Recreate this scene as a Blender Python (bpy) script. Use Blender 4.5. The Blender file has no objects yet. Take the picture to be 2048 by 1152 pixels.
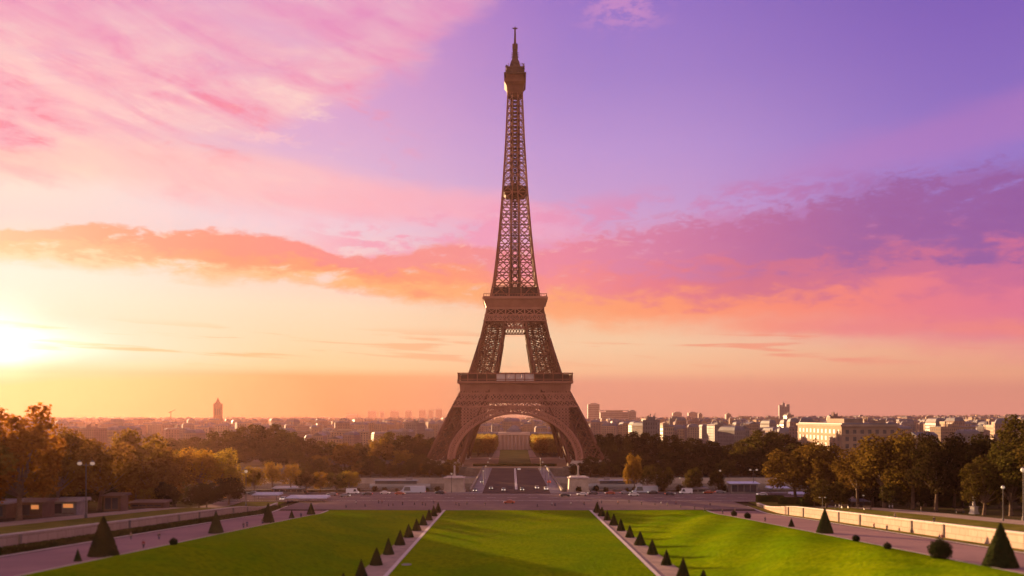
import bpy, bmesh, math, random
from mathutils import Vector, Matrix
R = math.radians
rnd = random.Random(7)
scene = bpy.context.scene
COL = scene.collection

# ------------------------------------------------------------------ camera
CAM_Z = 35.0
FPX = 1690.0                      # focal length in photo pixels (2048 wide)
cam_d = bpy.data.cameras.new("camera")
cam = bpy.data.objects.new("camera", cam_d)
COL.objects.link(cam)
cam.location = (0, 0, CAM_Z)
cam.rotation_euler = (R(90), 0, 0)
cam_d.sensor_width = 36.0
cam_d.lens = 36.0 * FPX / 2048.0
cam_d.shift_y = 256.0 / 2048.0
cam_d.clip_start = 0.5
cam_d.clip_end = 60000
scene.camera = cam
cam_d.dof.use_dof = True
cam_d.dof.focus_distance = 620.0
cam_d.dof.aperture_fstop = 0.066

# ------------------------------------------------------------------ light
SUN_AZ, SUN_EL = -34.0, 3.7        # degrees from +Y (towards -X), above the horizon
EXPOSURE = 2.3
SUN_W = 4.5
sun_dir = Vector((math.sin(R(SUN_AZ)) * math.cos(R(SUN_EL)), math.cos(R(SUN_AZ)) * math.cos(R(SUN_EL)), math.sin(R(SUN_EL))))
sl = bpy.data.lights.new("sun", 'SUN')
sl.energy = SUN_W
sl.angle = R(0.6)
SUN_COL = (1.0, 0.60, 0.29)
sl.color = SUN_COL
so = bpy.data.objects.new("sun", sl)
so.rotation_euler = sun_dir.to_track_quat('Z', 'Y').to_euler()
so.location = sun_dir * 500
COL.objects.link(so)

scene.view_settings.view_transform = 'Standard'
scene.view_settings.look = 'None'
scene.view_settings.exposure = EXPOSURE
scene.view_settings.gamma = 1.0
scene.render.engine = 'CYCLES'
scene.cycles.use_denoising = True
scene.cycles.max_bounces = 6
scene.cycles.volume_bounces = 0
scene.cycles.transparent_max_bounces = 8
scene.cycles.caustics_reflective = False
scene.cycles.caustics_refractive = False
scene.cycles.sample_clamp_indirect = 4.0

HAZE_DENSITY = 2.7e-5
HAZE_G = 0.58
HAZE_COL = (0.95, 0.47, 0.40)


def lin(c):
    r = []
    for v in c[:3]:
        v = v / 255.0
        r.append(v / 12.92 if v <= 0.04045 else ((v + 0.055) / 1.055) ** 2.4)
    return tuple(r)


# ------------------------------------------------------------------ node helper
class NB:
    def __init__(self, nt):
        self.nt = nt

    def n(self, t, **kw):
        nd = self.nt.nodes.new(t)
        for k, v in kw.items():
            setattr(nd, k, v)
        return nd

    def put(self, sock, v):
        if isinstance(v, bpy.types.NodeSocket):
            self.nt.links.new(v, sock)
        elif isinstance(v, (tuple, list)):
            if len(v) == 3 and sock.type == 'RGBA':
                v = (*v, 1.0)
            sock.default_value = v
        else:
            sock.default_value = v

    def m(self, op, a, b=0.0, c=0.0, clamp=False):
        nd = self.n('ShaderNodeMath', operation=op)
        nd.use_clamp = clamp
        self.put(nd.inputs[0], a)
        self.put(nd.inputs[1], b)
        if len(nd.inputs) > 2:
            self.put(nd.inputs[2], c)
        return nd.outputs[0]

    def add(self, a, b): return self.m('ADD', a, b)
    def sub(self, a, b): return self.m('SUBTRACT', a, b)
    def mul(self, a, b): return self.m('MULTIPLY', a, b)
    def div(self, a, b): return self.m('DIVIDE', a, b)

    def ss(self, v, lo, hi, out0=0.0, out1=1.0):
        nd = self.n('ShaderNodeMapRange', interpolation_type='SMOOTHSTEP')
        self.put(nd.inputs[0], v)
        self.put(nd.inputs[1], lo)
        self.put(nd.inputs[2], hi)
        nd.inputs[3].default_value = out0
        nd.inputs[4].default_value = out1
        return nd.outputs[0]

    def ramp(self, fac, stops, interp='LINEAR'):
        nd = self.n('ShaderNodeValToRGB')
        cr = nd.color_ramp
        cr.interpolation = interp
        stops = sorted(stops, key=lambda s: s[0])
        while len(cr.elements) < len(stops):
            cr.elements.new(0.5)
        for e, (p, c) in zip(cr.elements, stops):
            e.position = min(1, max(0, p))
            e.color = (*c, 1.0) if not isinstance(c, (int, float)) else (c, c, c, 1)
        self.put(nd.inputs[0], fac)
        return nd.outputs[0]

    def mix(self, f, a, b, blend='MIX'):
        nd = self.n('ShaderNodeMix', data_type='RGBA', blend_type=blend)
        self.put(nd.inputs[0], f)
        self.put(nd.inputs[6], a)
        self.put(nd.inputs[7], b)
        return nd.outputs[2]

    def noise(self, vec, scale, detail=4.0, rough=0.5, dist=0.0, dim='3D'):
        nd = self.n('ShaderNodeTexNoise', noise_dimensions=dim)
        if vec is not None:
            self.put(nd.inputs['Vector'], vec)
        nd.inputs['Scale'].default_value = scale
        nd.inputs['Detail'].default_value = detail
        nd.inputs['Roughness'].default_value = rough
        nd.inputs['Distortion'].default_value = dist
        return nd.outputs[0]

    def xyz(self, x, y, z):
        nd = self.n('ShaderNodeCombineXYZ')
        self.put(nd.inputs[0], x)
        self.put(nd.inputs[1], y)
        self.put(nd.inputs[2], z)
        return nd.outputs[0]


# ------------------------------------------------------------------ world (sunset sky)
def build_world():
    w = bpy.data.worlds.new("World")
    scene.world = w
    w.use_nodes = True
    nt = w.node_tree
    nt.nodes.clear()
    B = NB(nt)
    tc = B.n('ShaderNodeTexCoord')
    nrm = B.n('ShaderNodeVectorMath', operation='NORMALIZE')
    nt.links.new(tc.outputs['Generated'], nrm.inputs[0])
    sep = B.n('ShaderNodeSeparateXYZ')
    nt.links.new(nrm.outputs[0], sep.inputs[0])
    dx, dy, dz = sep.outputs
    A = B.mul(B.m('ARCTAN2', dx, dy), 180 / math.pi)
    V = B.mul(B.m('ARCSINE', dz), 180 / math.pi)
    V = B.m('MAXIMUM', V, 0.0)
    absA = B.m('ABSOLUTE', A)

    def pa(x): return math.degrees(math.atan((x - 1024) / FPX))
    def pv(x, y): return math.degrees(math.atan((832 - y) / math.hypot(FPX, x - 1024)))
    ax = B.m('DIVIDE', B.add(A, 40.0), 80.0, clamp=True)
    def an(x): return (pa(x) + 40) / 80
    vx = B.m('DIVIDE', V, 40.0, clamp=True)

    def column(x, st):
        return B.ramp(vx, [(pv(x, y) / 40, lin(c)) for y, c in st])
    c0 = column(0, [(830, (255, 176, 84)), (770, (255, 200, 132)), (742, (255, 226, 170)), (700, (255, 244, 222)), (620, (253, 236, 208)), (540, (252, 240, 220)), (470, (248, 222, 206)), (420, (246, 217, 207)), (330, (250, 228, 210)), (250, (251, 206, 190)), (140, (249, 176, 190)), (0, (228, 160, 192)), (-500, (150, 110, 185))])
    c1 = column(600, [(830, (252, 168, 112)), (752, (253, 176, 116)), (735, (254, 210, 156)), (690, (252, 216, 172)), (610, (252, 222, 190)), (520, (247, 207, 200)), (440, (241, 205, 216)), (340, (226, 182, 210)), (200, (221, 166, 205)), (0, (216, 150, 200)), (-500, (130, 95, 180))])
    c2 = column(1230, [(830, (241, 158, 128)), (766, (240, 162, 134)), (742, (248, 190, 148)), (690, (247, 204, 164)), (630, (248, 196, 158)), (520, (228, 162, 188)), (420, (206, 160, 205)), (300, (190, 150, 208)), (150, (166, 130, 200)), (0, (152, 116, 196)), (-500, (100, 75, 165))])
    c3 = column(2048, [(830, (226, 148, 128)), (775, (222, 148, 128)), (745, (236, 166, 134)), (690, (240, 172, 142)), (630, (226, 150, 160)), (480, (178, 134, 196)), (400, (160, 134, 210)), (300, (152, 120, 198)), (150, (140, 108, 190)), (0, (130, 97, 184)), (-500, (85, 65, 150))])
    base = B.mix(B.ss(A, pa(-40), pa(640)), c0, c1)
    base = B.mix(B.ss(A, pa(560), pa(1240)), base, c2)
    base = B.mix(B.ss(A, pa(1180), pa(2048)), base, c3)

    # cloud coordinates: degrees, streaked along the horizon
    def cvec(sx, sy, o=0.0, shear=0.0):
        return B.xyz(B.add(B.mul(A, sx), o), B.mul(B.add(V, B.mul(A, shear)), sy), o * 0.37)
    nb = B.sub(B.noise(cvec(0.10, 0.33, 3.1), 1.0, 6, 0.55, 0.4), 0.5)     # broad billows
    nf = B.sub(B.noise(cvec(0.34, 0.95, 9.7), 1.0, 6, 0.6, 0.5), 0.5)       # fine detail
    ns = B.sub(B.noise(cvec(0.10, 0.40, 5.3, 0.26), 1.0, 7, 0.58, 0.7), 0.5)     # fanning streaks

    nd = B.sub(B.noise(cvec(0.75, 1.7, 14.2), 1.0, 5, 0.6, 0.3), 0.5)       # puffs

    def curve(pts):
        return B.mul(B.ramp(ax, [(an(x), pv(x, y) / 40) for x, y in pts]), 40.0)

    col = base
    # 1 upper-left pink veil
    e1 = curve([(-200, 330), (0, 330), (250, 285), (430, 270), (560, 275), (640, 222), (760, 182), (860, 118), (930, 50), (1000, -20), (1100, -160), (1300, -420)])
    s1 = B.add(B.sub(V, e1), B.add(B.mul(nb, 5.0), B.mul(nf, 2.2)))
    m1 = B.mul(B.ss(s1, -1.0, 1.4), B.ss(A, 12.0, -8.0))
    t1 = B.add(B.add(B.mul(ns, 3.2), B.mul(nf, 1.4)), 0.5)
    k1 = B.mix(B.m('ADD', t1, 0, clamp=True), lin((252, 204, 196)), lin((242, 142, 176)))
    k1 = B.mix(B.mul(B.ss(nb, 0.0, 0.25), 0.6), k1, lin((222, 166, 200)))
    k1 = B.mix(B.mul(B.ss(V, 19, 27), 0.55), k1, lin((222, 152, 198)))
    col = B.mix(B.mul(m1, 0.82), col, k1)
    # salmon streaks along the foot of the veil
    st = B.ss(B.add(ns, B.mul(nf, 0.9)), 0.02, 0.26)
    st = B.mul(st, B.mul(B.ss(V, 12.5, 15.5), B.ss(V, 22.5, 18.0)))
    st = B.mul(st, B.ss(A, -4.0, -12.0))
    col = B.mix(B.mul(st, 0.75), col, lin((250, 138, 150)))
    wl = B.ss(B.add(B.mul(ns, -1.0), B.mul(nf, 1.2)), 0.10, 0.34)
    wl = B.mul(B.mul(wl, B.mul(B.ss(V, 11.5, 14.0), B.ss(V, 24.5, 20.5))), B.ss(A, -8.5, -13.0))
    col = B.mix(B.mul(wl, 0.6), col, lin((253, 214, 204)))
    # 2 pale pink wedge below it
    e2t = curve([(-200, 300), (0, 292), (300, 270), (520, 298), (700, 342), (850, 362), (1000, 384), (1150, 420), (1300, 520)])
    e2b = curve([(-200, 350), (0, 356), (300, 382), (520, 420), (700, 440), (850, 450), (1000, 470), (1150, 500), (1300, 540)])
    t2 = B.div(B.sub(B.add(V, B.add(B.mul(nb, 1.6), B.mul(ns, 1.6))), e2b), B.m('MAXIMUM', B.sub(e2t, e2b), 0.3))
    m2 = B.mul(B.mul(B.ss(t2, -0.25, 0.35), B.ss(t2, 1.12, 0.72)), B.ss(A, 8.0, 0.0))
    k2 = B.ramp(ax, [(an(0), lin((253, 214, 188))), (an(420), lin((253, 208, 196))), (an(760), lin((250, 186, 194))), (an(1050), lin((238, 164, 196)))])
    k2 = B.mix(B.m('ADD', B.mul(ns, 1.8), 0.35, clamp=True), k2, lin((252, 172, 182)))
    col = B.mix(B.mul(m2, 0.85), col, k2)
    # 3 fluffy wisps riding over the main band on the right
    w3 = B.ss(B.add(nf, B.add(B.mul(nb, 0.9), B.mul(nd, 0.5))), -0.06, 0.16)
    e3 = curve([(600, 470), (1000, 440), (1250, 420), (1500, 390), (1700, 372), (2048, 352), (2300, 345)])
    d3 = B.sub(V, e3)
    m3 = B.mul(w3, B.mul(B.ss(d3, 1.7, 0.0), B.ss(d3, -5.0, -2.0)))
    m3 = B.mul(m3, B.ss(A, pa(520), pa(760)))
    k3 = B.ramp(ax, [(an(600), lin((248, 160, 178))), (an(1000), lin((240, 154, 184))), (an(1300), lin((218, 138, 180))), (an(1700), lin((172, 108, 170))), (an(2048), lin((152, 98, 164)))])
    col = B.mix(B.mul(m3, 0.8), col, k3)
    # 4 the main band
    eT = curve([(-200, 452), (0, 458), (180, 455), (330, 472), (470, 462), (600, 482), (700, 520), (820, 512), (920, 490), (1000, 505), (1120, 500), (1250, 485), (1400, 462), (1600, 436), (1780, 398), (2048, 366), (2300, 340)])
    eB = curve([(-200, 500), (0, 512), (250, 532), (430, 555), (600, 560), (740, 575), (850, 596), (1000, 608), (1120, 628), (1250, 640), (1450, 634), (1650, 640), (1850, 654), (2048, 662), (2300, 664)])
    tt = B.div(B.sub(B.add(V, B.add(B.mul(nb, 2.0), B.add(B.mul(nf, 1.5), B.mul(nd, 0.9)))), eB), B.m('MAXIMUM', B.sub(eT, eB), 0.5))
    m4 = B.mul(B.ss(tt, -0.30, 0.16), B.ss(B.add(tt, B.mul(B.add(B.mul(nf, 0.55), B.mul(nd, 0.5)), B.ss(A, -1.0, 9.0))), 1.20, 1.02))
    hole = B.ss(B.add(nb, B.add(B.mul(nf, 0.9), B.mul(nd, 0.5))), -0.30, -0.04)
    hole = B.m('MAXIMUM', hole, B.mul(B.ss(A, 0.0, 10.0), B.ss(tt, 0.95, 0.6)))
    m4 = B.mul(m4, hole)
    kT = B.ramp(ax, [(an(0), lin((253, 196, 150))), (an(220), lin((250, 168, 128))), (an(450), lin((250, 150, 122))), (an(640), lin((248, 142, 132))), (an(900), lin((246, 146, 138))), (an(1100), lin((238, 138, 156))), (an(1300), lin((216, 126, 160))), (an(1500), lin((192, 110, 156))), (an(1750), lin((160, 96, 156))), (an(2048), lin((150, 92, 158)))])
    kM = B.ramp(ax, [(an(0), lin((254, 204, 150))), (an(450), lin((253, 156, 112))), (an(700), lin((252, 156, 108))), (an(900), lin((252, 152, 112))), (an(1100), lin((248, 142, 138))), (an(1300), lin((234, 122, 136))), (an(1500), lin((214, 112, 136))), (an(1750), lin((206, 110, 144))), (an(2048), lin((206, 108, 148)))])
    kB = B.ramp(ax, [(an(0), lin((254, 222, 176))), (an(450), lin((254, 194, 140))), (an(700), lin((253, 178, 114))), (an(900), lin((252, 172, 112))), (an(1120), lin((254, 164, 112))), (an(1400), lin((255, 148, 110))), (an(1650), lin((250, 136, 118))), (an(1850), lin((236, 124, 136))), (an(2048), lin((226, 118, 146)))])
    tz = B.add(tt, B.add(B.mul(ns, 0.8), B.add(B.mul(nf, 0.6), B.mul(nd, 0.35))))
    k4 = B.mix(B.ss(tz, 0.10, 0.45), kB, kM)
    k4 = B.mix(B.ss(tz, 0.46, 0.74), k4, kT)
    col = B.mix(B.mul(m4, 0.93), col, k4)
    # bright fringe where the sun catches the top of the band
    fr = B.mul(B.ss(tt, 0.94, 1.06), B.ss(tt, 1.24, 1.12))
    fr = B.mul(fr, B.mul(B.ss(nf, 0.02, 0.2), B.ss(A, 16.0, 2.0)))
    col = B.mix(B.mul(fr, 0.5), col, lin((255, 206, 176)))
    # 5 low thin bars
    nl = B.noise(cvec(0.12, 1.9, 2.2, 0.03), 1.0, 5, 0.5, 0.3)
    rngl = B.mul(B.ss(V, 3.0, 3.7), B.ss(V, 6.2, 5.0))
    m5 = B.mul(B.ss(nl, 0.53, 0.64), rngl)
    k5 = B.ramp(ax, [(an(0), lin((255, 206, 130))), (an(500), lin((253, 190, 130))), (an(1000), lin((248, 176, 136))), (an(1500), lin((246, 150, 122))), (an(2048), lin((234, 138, 132)))])
    col = B.mix(B.mul(m5, 0.75), col, k5)
    # 6 rosy bar low on the right
    e6 = curve([(1300, 668), (1480, 652), (1650, 655), (1850, 650), (2048, 660), (2300, 660)])
    d6 = B.add(B.m('ABSOLUTE', B.sub(V, e6)), B.mul(nf, 1.6))
    m6 = B.mul(B.ss(d6, 0.75, 0.1), B.ss(A, pa(1380), pa(1560)))
    k6 = B.ramp(ax, [(an(1400), lin((255, 152, 112))), (an(1700), lin((238, 136, 138))), (an(2048), lin((240, 136, 132)))])
    col = B.mix(B.mul(m6, 0.8), col, k6)
    # 7 small puffs high up and a faint pink trail on the right
    p7 = B.mul(B.ss(B.m('ABSOLUTE', B.sub(A, pa(1245))), 4.2, 1.0), B.ss(V, 23.6, 25.4))
    col = B.mix(B.mul(B.mul(p7, B.ss(B.add(nd, B.mul(nf, .6)), -0.08, 0.12)), 0.7), col, lin((206, 142, 196)))
    e8 = curve([(1100, 480), (1400, 410), (1700, 318), (2048, 232), (2300, 170)])
    d8 = B.add(B.m('ABSOLUTE', B.sub(V, e8)), B.mul(nb, 3.0))
    m8 = B.mul(B.ss(d8, 2.2, 0.0), B.ss(A, pa(1300), pa(1800)))
    col = B.mix(B.mul(m8, 0.35), col, lin((196, 124, 186)))
    p9 = B.mul(B.ss(B.m('ABSOLUTE', B.sub(A, pa(545))), 3.6, 0.5), B.ss(B.m('ABSOLUTE', B.sub(V, pv(545, 268))), 1.0, 0.1))
    col = B.mix(B.mul(B.mul(p9, B.ss(B.add(nd, B.mul(nf, .6)), -0.04, 0.14)), 0.8), col, lin((248, 194, 200)))

    # sun glow
    gx = Vector((math.sin(R(pa(-10))), math.cos(R(pa(-10))), 0))
    gel = R(4.0)
    gdir = (gx.x * math.cos(gel), gx.y * math.cos(gel), math.sin(gel))
    dt = B.n('ShaderNodeVectorMath', operation='DOT_PRODUCT')
    nt.links.new(nrm.outputs[0], dt.inputs[0])
    dt.inputs[1].default_value = gdir
    ang = B.mul(B.m('ARCCOSINE', B.m('MINIMUM', dt.outputs['Value'], 1.0)), 180 / math.pi)
    gV = B.add(B.sub(V, 4.3), B.mul(nf, 0.8))
    streak = B.mul(B.ss(B.m('ABSOLUTE', gV), 1.5, 0.0), B.ss(B.sub(A, pa(0)), 7.5, 0.0))
    bank = B.ss(B.add(V, B.mul(ns, 0.5)), 2.5, 3.3, 0.42, 1.0)
    core = B.mul(B.m('EXPONENT', B.mul(B.m('POWER', B.div(ang, 2.1), 2.0), -1.0)), 0.62)
    wide = B.mul(B.m('EXPONENT', B.mul(B.div(ang, 6.0), -1.0)), 0.06)
    glow = B.mul(B.add(core, B.add(wide, B.mul(streak, 0.45))), bank)
    gl = B.n('ShaderNodeVectorMath', operation='SCALE')
    gl.inputs[0].default_value = (1.0, 0.96, 0.86)
    nt.links.new(glow, gl.inputs['Scale'])
    sumc = B.n('ShaderNodeVectorMath', operation='ADD')
    nt.links.new(col, sumc.inputs[0])
    nt.links.new(gl.outputs[0], sumc.inputs[1])
    # the sky behind the viewer: rosy dusk brightened to lift ambient light, darker overhead
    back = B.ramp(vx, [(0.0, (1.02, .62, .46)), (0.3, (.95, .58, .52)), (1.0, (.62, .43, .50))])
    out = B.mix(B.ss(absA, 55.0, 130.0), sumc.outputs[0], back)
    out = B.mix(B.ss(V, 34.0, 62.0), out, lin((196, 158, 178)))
    # thin clear-sky light of the atmosphere itself
    sky = B.n('ShaderNodeTexSky', sky_type='NISHITA')
    sky.sun_disc = False
    sky.sun_elevation = R(SUN_EL)
    sky.sun_rotation = R(SUN_AZ)
    # the colours above are as seen through the haze: take off the light the haze itself adds
    sd = B.n('ShaderNodeVectorMath', operation='DOT_PRODUCT')
    nt.links.new(nrm.outputs[0], sd.inputs[0])
    sd.inputs[1].default_value = tuple(sun_dir)
    g = HAZE_G
    ph = B.div((1 - g * g) / (4 * math.pi), B.m('POWER', B.sub(1 + g * g, B.mul(sd.outputs['Value'], 2 * g)), 1.5))
    L = B.m('MINIMUM', B.div(310.0, B.m('MAXIMUM', dz, 0.001)), 6800.0)
    ins = B.mul(B.mul(ph, L), HAZE_DENSITY * SUN_W / SKY_GAIN * 0.85)
    iv = B.n('ShaderNodeVectorMath', operation='SCALE')
    iv.inputs[0].default_value = tuple(a * b for a, b in zip(HAZE_COL, SUN_COL))
    nt.links.new(ins, iv.inputs['Scale'])
    subv = B.n('ShaderNodeVectorMath', operation='SUBTRACT')
    nt.links.new(out, subv.inputs[0])
    nt.links.new(iv.outputs[0], subv.inputs[1])
    fl = B.n('ShaderNodeVectorMath', operation='SCALE')
    nt.links.new(out, fl.inputs[0])
    fl.inputs['Scale'].default_value = 0.08
    mxv = B.n('ShaderNodeVectorMath', operation='MAXIMUM')
    nt.links.new(subv.outputs[0], mxv.inputs[0])
    nt.links.new(fl.outputs[0], mxv.inputs[1])
    out = mxv.outputs[0]
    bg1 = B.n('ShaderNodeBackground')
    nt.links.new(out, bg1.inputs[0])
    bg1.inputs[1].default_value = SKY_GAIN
    bg2 = B.n('ShaderNodeBackground')
    nt.links.new(sky.outputs[0], bg2.inputs[0])
    bg2.inputs[1].default_value = 0.0006
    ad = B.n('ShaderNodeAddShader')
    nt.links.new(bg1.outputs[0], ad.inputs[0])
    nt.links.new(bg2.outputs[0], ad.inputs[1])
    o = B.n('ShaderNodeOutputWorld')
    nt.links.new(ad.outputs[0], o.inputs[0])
    w.cycles.sampling_method = 'MANUAL'
    w.cycles.sample_map_resolution = 1024


SKY_GAIN = 1.02 / (2 ** EXPOSURE)
build_world()


# ------------------------------------------------------------------ materials
MATS = {}


def material(name, c, c2=None, rough=0.7, scale=1.0, contrast=(0.35, 0.65), bump=0.0, bscale=None, metal=0.0, spec=0.3, detail=5, emit=None, estr=0.0, coord='Object', trans=0.0, fine=None):
    """Principled material with a noise mix of two colours and bump."""
    if name in MATS:
        return MATS[name]
    m = bpy.data.materials.new(name)
    m.use_nodes = True
    nt = m.node_tree
    nt.nodes.clear()
    B = NB(nt)
    tc = B.n('ShaderNodeTexCoord')
    vec = tc.outputs[coord] if coord != 'World' else B.n('ShaderNodeNewGeometry').outputs['Position']
    p = B.n('ShaderNodeBsdfPrincipled')
    o = B.n('ShaderNodeOutputMaterial')
    if c2 is not None:
        f = B.ss(B.noise(vec, scale, detail, 0.6), *contrast)
        col = B.mix(f, c, c2)
        if fine:
            col = B.mix(B.mul(B.ss(B.noise(vec, fine[0], 3, 0.6), 0.35, 0.7), fine[1]), col, fine[2])
        nt.links.new(col, p.inputs['Base Color'])
    else:
        p.inputs['Base Color'].default_value = (*c, 1)
        col = None
    p.inputs['Roughness'].default_value = rough
    p.inputs['Metallic'].default_value = metal
    p.inputs['Specular IOR Level'].default_value = spec
    if emit:
        p.inputs['Emission Color'].default_value = (*emit, 1)
        p.inputs['Emission Strength'].default_value = estr
    if bump:
        bn = B.n('ShaderNodeBump')
        bn.inputs['Strength'].default_value = bump
        bn.inputs['Distance'].default_value = 0.3
        nt.links.new(B.noise(vec, bscale or scale * 4, 4, 0.6), bn.inputs['Height'])
        nt.links.new(bn.outputs[0], p.inputs['Normal'])
    if trans > 0:
        tr = B.n('ShaderNodeBsdfTranslucent')
        if col is not None:
            nt.links.new(col, tr.inputs[0])
        else:
            tr.inputs[0].default_value = (*c, 1)
        mx = B.n('ShaderNodeMixShader')
        mx.inputs[0].default_value = trans
        nt.links.new(p.outputs[0], mx.inputs[1])
        nt.links.new(tr.outputs[0], mx.inputs[2])
        nt.links.new(mx.outputs[0], o.inputs[0])
    else:
        nt.links.new(p.outputs[0], o.inputs[0])
    MATS[name] = m
    return m


def masonry(name, c, c2, joint):
    """coursed stone: blocks with slightly different tones, thin joints, damp streaks."""
    m = bpy.data.materials.new(name)
    m.use_nodes = True
    nt = m.node_tree
    B = NB(nt)
    p = nt.nodes['Principled BSDF']
    g = B.n('ShaderNodeNewGeometry')
    sp = B.n('ShaderNodeSeparateXYZ')
    nt.links.new(g.outputs['Position'], sp.inputs[0])
    br = B.n('ShaderNodeTexBrick')
    nt.links.new(B.xyz(sp.outputs[1], B.add(sp.outputs[2], B.mul(sp.outputs[1], 0.067)), 0.0), br.inputs['Vector'])
    br.inputs['Color1'].default_value = (*c, 1)
    br.inputs['Color2'].default_value = (*c2, 1)
    br.inputs['Mortar'].default_value = (*joint, 1)
    br.inputs['Scale'].default_value = 1.0
    br.inputs['Brick Width'].default_value = 3.4
    br.inputs['Row Height'].default_value = 1.45
    br.inputs['Mortar Size'].default_value = 0.05
    st = B.ss(B.noise(B.xyz(B.mul(sp.outputs[1], 1.3), B.mul(sp.outputs[2], .18), 0.0), 1.0, 5, .65), .5, .72)
    col = B.mix(B.mul(st, .5), br.outputs[0], joint)
    nt.links.new(col, p.inputs['Base Color'])
    p.inputs['Roughness'].default_value = .9
    p.inputs['Specular IOR Level'].default_value = 0.0
    return m


def leaf_material(name, c, c2, trans=0.4):
    """Leaves: per-leaf-clump colour variation and light passing through."""
    if name in MATS:
        return MATS[name]
    m = bpy.data.materials.new(name)
    m.use_nodes = True
    nt = m.node_tree
    nt.nodes.clear()
    B = NB(nt)
    tc = B.n('ShaderNodeTexCoord')
    oi = B.n('ShaderNodeObjectInfo')
    gi = B.n('ShaderNodeNewGeometry')
    f = B.ss(B.noise(tc.outputs['Object'], 0.35, 4, 0.6), 0.3, 0.7)
    col = B.mix(f, c, c2)
    hs = B.n('ShaderNodeHueSaturation')
    nt.links.new(B.add(0.485, B.mul(oi.outputs['Random'], 0.03)), hs.inputs['Hue'])
    hs.inputs['Saturation'].default_value = 1.0
    nt.links.new(B.add(0.6, B.add(B.mul(oi.outputs['Random'], 0.4), B.mul(gi.outputs['Random Per Island'], 0.5))), hs.inputs['Value'])
    nt.links.new(col, hs.inputs['Color'])
    d = B.n('ShaderNodeBsdfDiffuse')
    tr = B.n('ShaderNodeBsdfTranslucent')
    nt.links.new(hs.outputs[0], d.inputs[0])
    nt.links.new(hs.outputs[0], tr.inputs[0])
    mx = B.n('ShaderNodeMixShader')
    mx.inputs[0].default_value = trans
    nt.links.new(d.outputs[0], mx.inputs[1])
    nt.links.new(tr.outputs[0], mx.inputs[2])
    o = B.n('ShaderNodeOutputMaterial')
    nt.links.new(mx.outputs[0], o.inputs[0])
    MATS[name] = m
    return m


IRON = material('brown_iron', (0.17, 0.070, 0.044), (0.24, 0.10, 0.065), rough=0.65, scale=0.08, spec=0.15)
SHADED_IRON = material('shaded_iron', (0.105, 0.045, 0.029), (0.15, 0.066, 0.042), rough=0.7, scale=0.08, spec=0.12)  # brown iron darkened to stand in for shade inside the legs
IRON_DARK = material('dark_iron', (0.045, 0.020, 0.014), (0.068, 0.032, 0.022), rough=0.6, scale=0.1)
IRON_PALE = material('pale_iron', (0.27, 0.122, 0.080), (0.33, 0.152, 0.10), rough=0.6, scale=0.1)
PANEL = material('pale_panel', (0.62, 0.55, 0.52), (0.5, 0.44, 0.42), rough=0.4, scale=0.3)
STONE = material('pale_stone', (0.46, 0.38, 0.31), (0.34, 0.28, 0.23), rough=0.85, scale=0.25, bump=0.3, bscale=2.0, coord='World', fine=(3.0, 0.35, (0.26, 0.21, 0.17)))
STONE_WARM = masonry('warm_stone', (0.40, 0.30, 0.235), (0.35, 0.26, 0.205), (0.20, 0.14, 0.105))
STONE_DARK = material('stained_stone', (0.20, 0.16, 0.13), (0.13, 0.105, 0.085), rough=0.9, scale=0.4, coord='World')
GRASS = material('mown_grass', (0.098, 0.175, 0.001), (0.155, 0.205, 0.0012), rough=1.0, scale=0.05, spec=0.0, bump=1.0, bscale=1.3, coord='World', fine=(0.9, 0.7, (0.060, 0.108, 0.001)))
GRASS_DRY = material('dry_grass', (0.115, 0.105, 0.018), (0.17, 0.135, 0.035), rough=0.95, scale=0.12, spec=0.0, bump=0.8, bscale=1.2, coord='World', fine=(0.4, 0.6, (0.07, 0.075, 0.012)))
GRAVEL = material('gravel', (0.33, 0.245, 0.20), (0.25, 0.185, 0.155), rough=0.95, scale=0.3, bump=0.4, bscale=5, coord='World', spec=0.0)
PATH = material('rose_path', (0.27, 0.165, 0.16), (0.22, 0.135, 0.135), rough=0.9, scale=0.06, bump=0.2, bscale=4, coord='World', fine=(0.5, 0.35, (0.21, 0.145, 0.145)), spec=0.0)
KERB = material('kerb_stone', (0.48, 0.40, 0.36), (0.40, 0.33, 0.30), rough=0.8, scale=0.5, coord='World')
ASPHALT = material('asphalt', (0.20, 0.138, 0.124), (0.165, 0.115, 0.104), rough=0.85, scale=0.05, coord='World', fine=(0.3, 0.4, (0.105, 0.082, 0.085)), spec=0.0)
BRIDGE_ROAD = material('bridge_road', (0.085, 0.060, 0.056), (0.07, 0.05, 0.047), rough=0.8, scale=0.06, coord='World', spec=0.0)
PAVING = material('grey_paving', (0.24, 0.205, 0.21), (0.19, 0.165, 0.17), rough=0.85, scale=0.2, coord='World', spec=0.0)
PAINT_WHITE = material('white_marking', (0.70, 0.64, 0.58), (0.55, 0.5, 0.46), rough=0.7, scale=0.6, coord='World')
CITY_GROUND = material('city_ground', (0.13, 0.10, 0.085), (0.075, 0.07, 0.035), rough=0.95, scale=0.012, coord='World', fine=(0.06, 0.5, (0.17, 0.135, 0.12)), spec=0.0)
DIRT = material('park_earth', (0.085, 0.058, 0.036), (0.055, 0.048, 0.018), rough=0.95, scale=0.05, coord='World', bump=0.3, bscale=1.0, spec=0.0)
CONE_GREEN = leaf_material('clipped_yew', (0.020, 0.026, 0.008), (0.032, 0.038, 0.012), 0.2)
BARK = material('bark', (0.16, 0.10, 0.065), (0.10, 0.065, 0.045), rough=0.95, scale=1.5, bump=0.5)
LEAF_BRONZE = leaf_material('bronze_leaves', (0.155, 0.084, 0.013), (0.19, 0.11, 0.016), .52)  # bronze foliage, brightened towards the orange sun veil on the left
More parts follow.
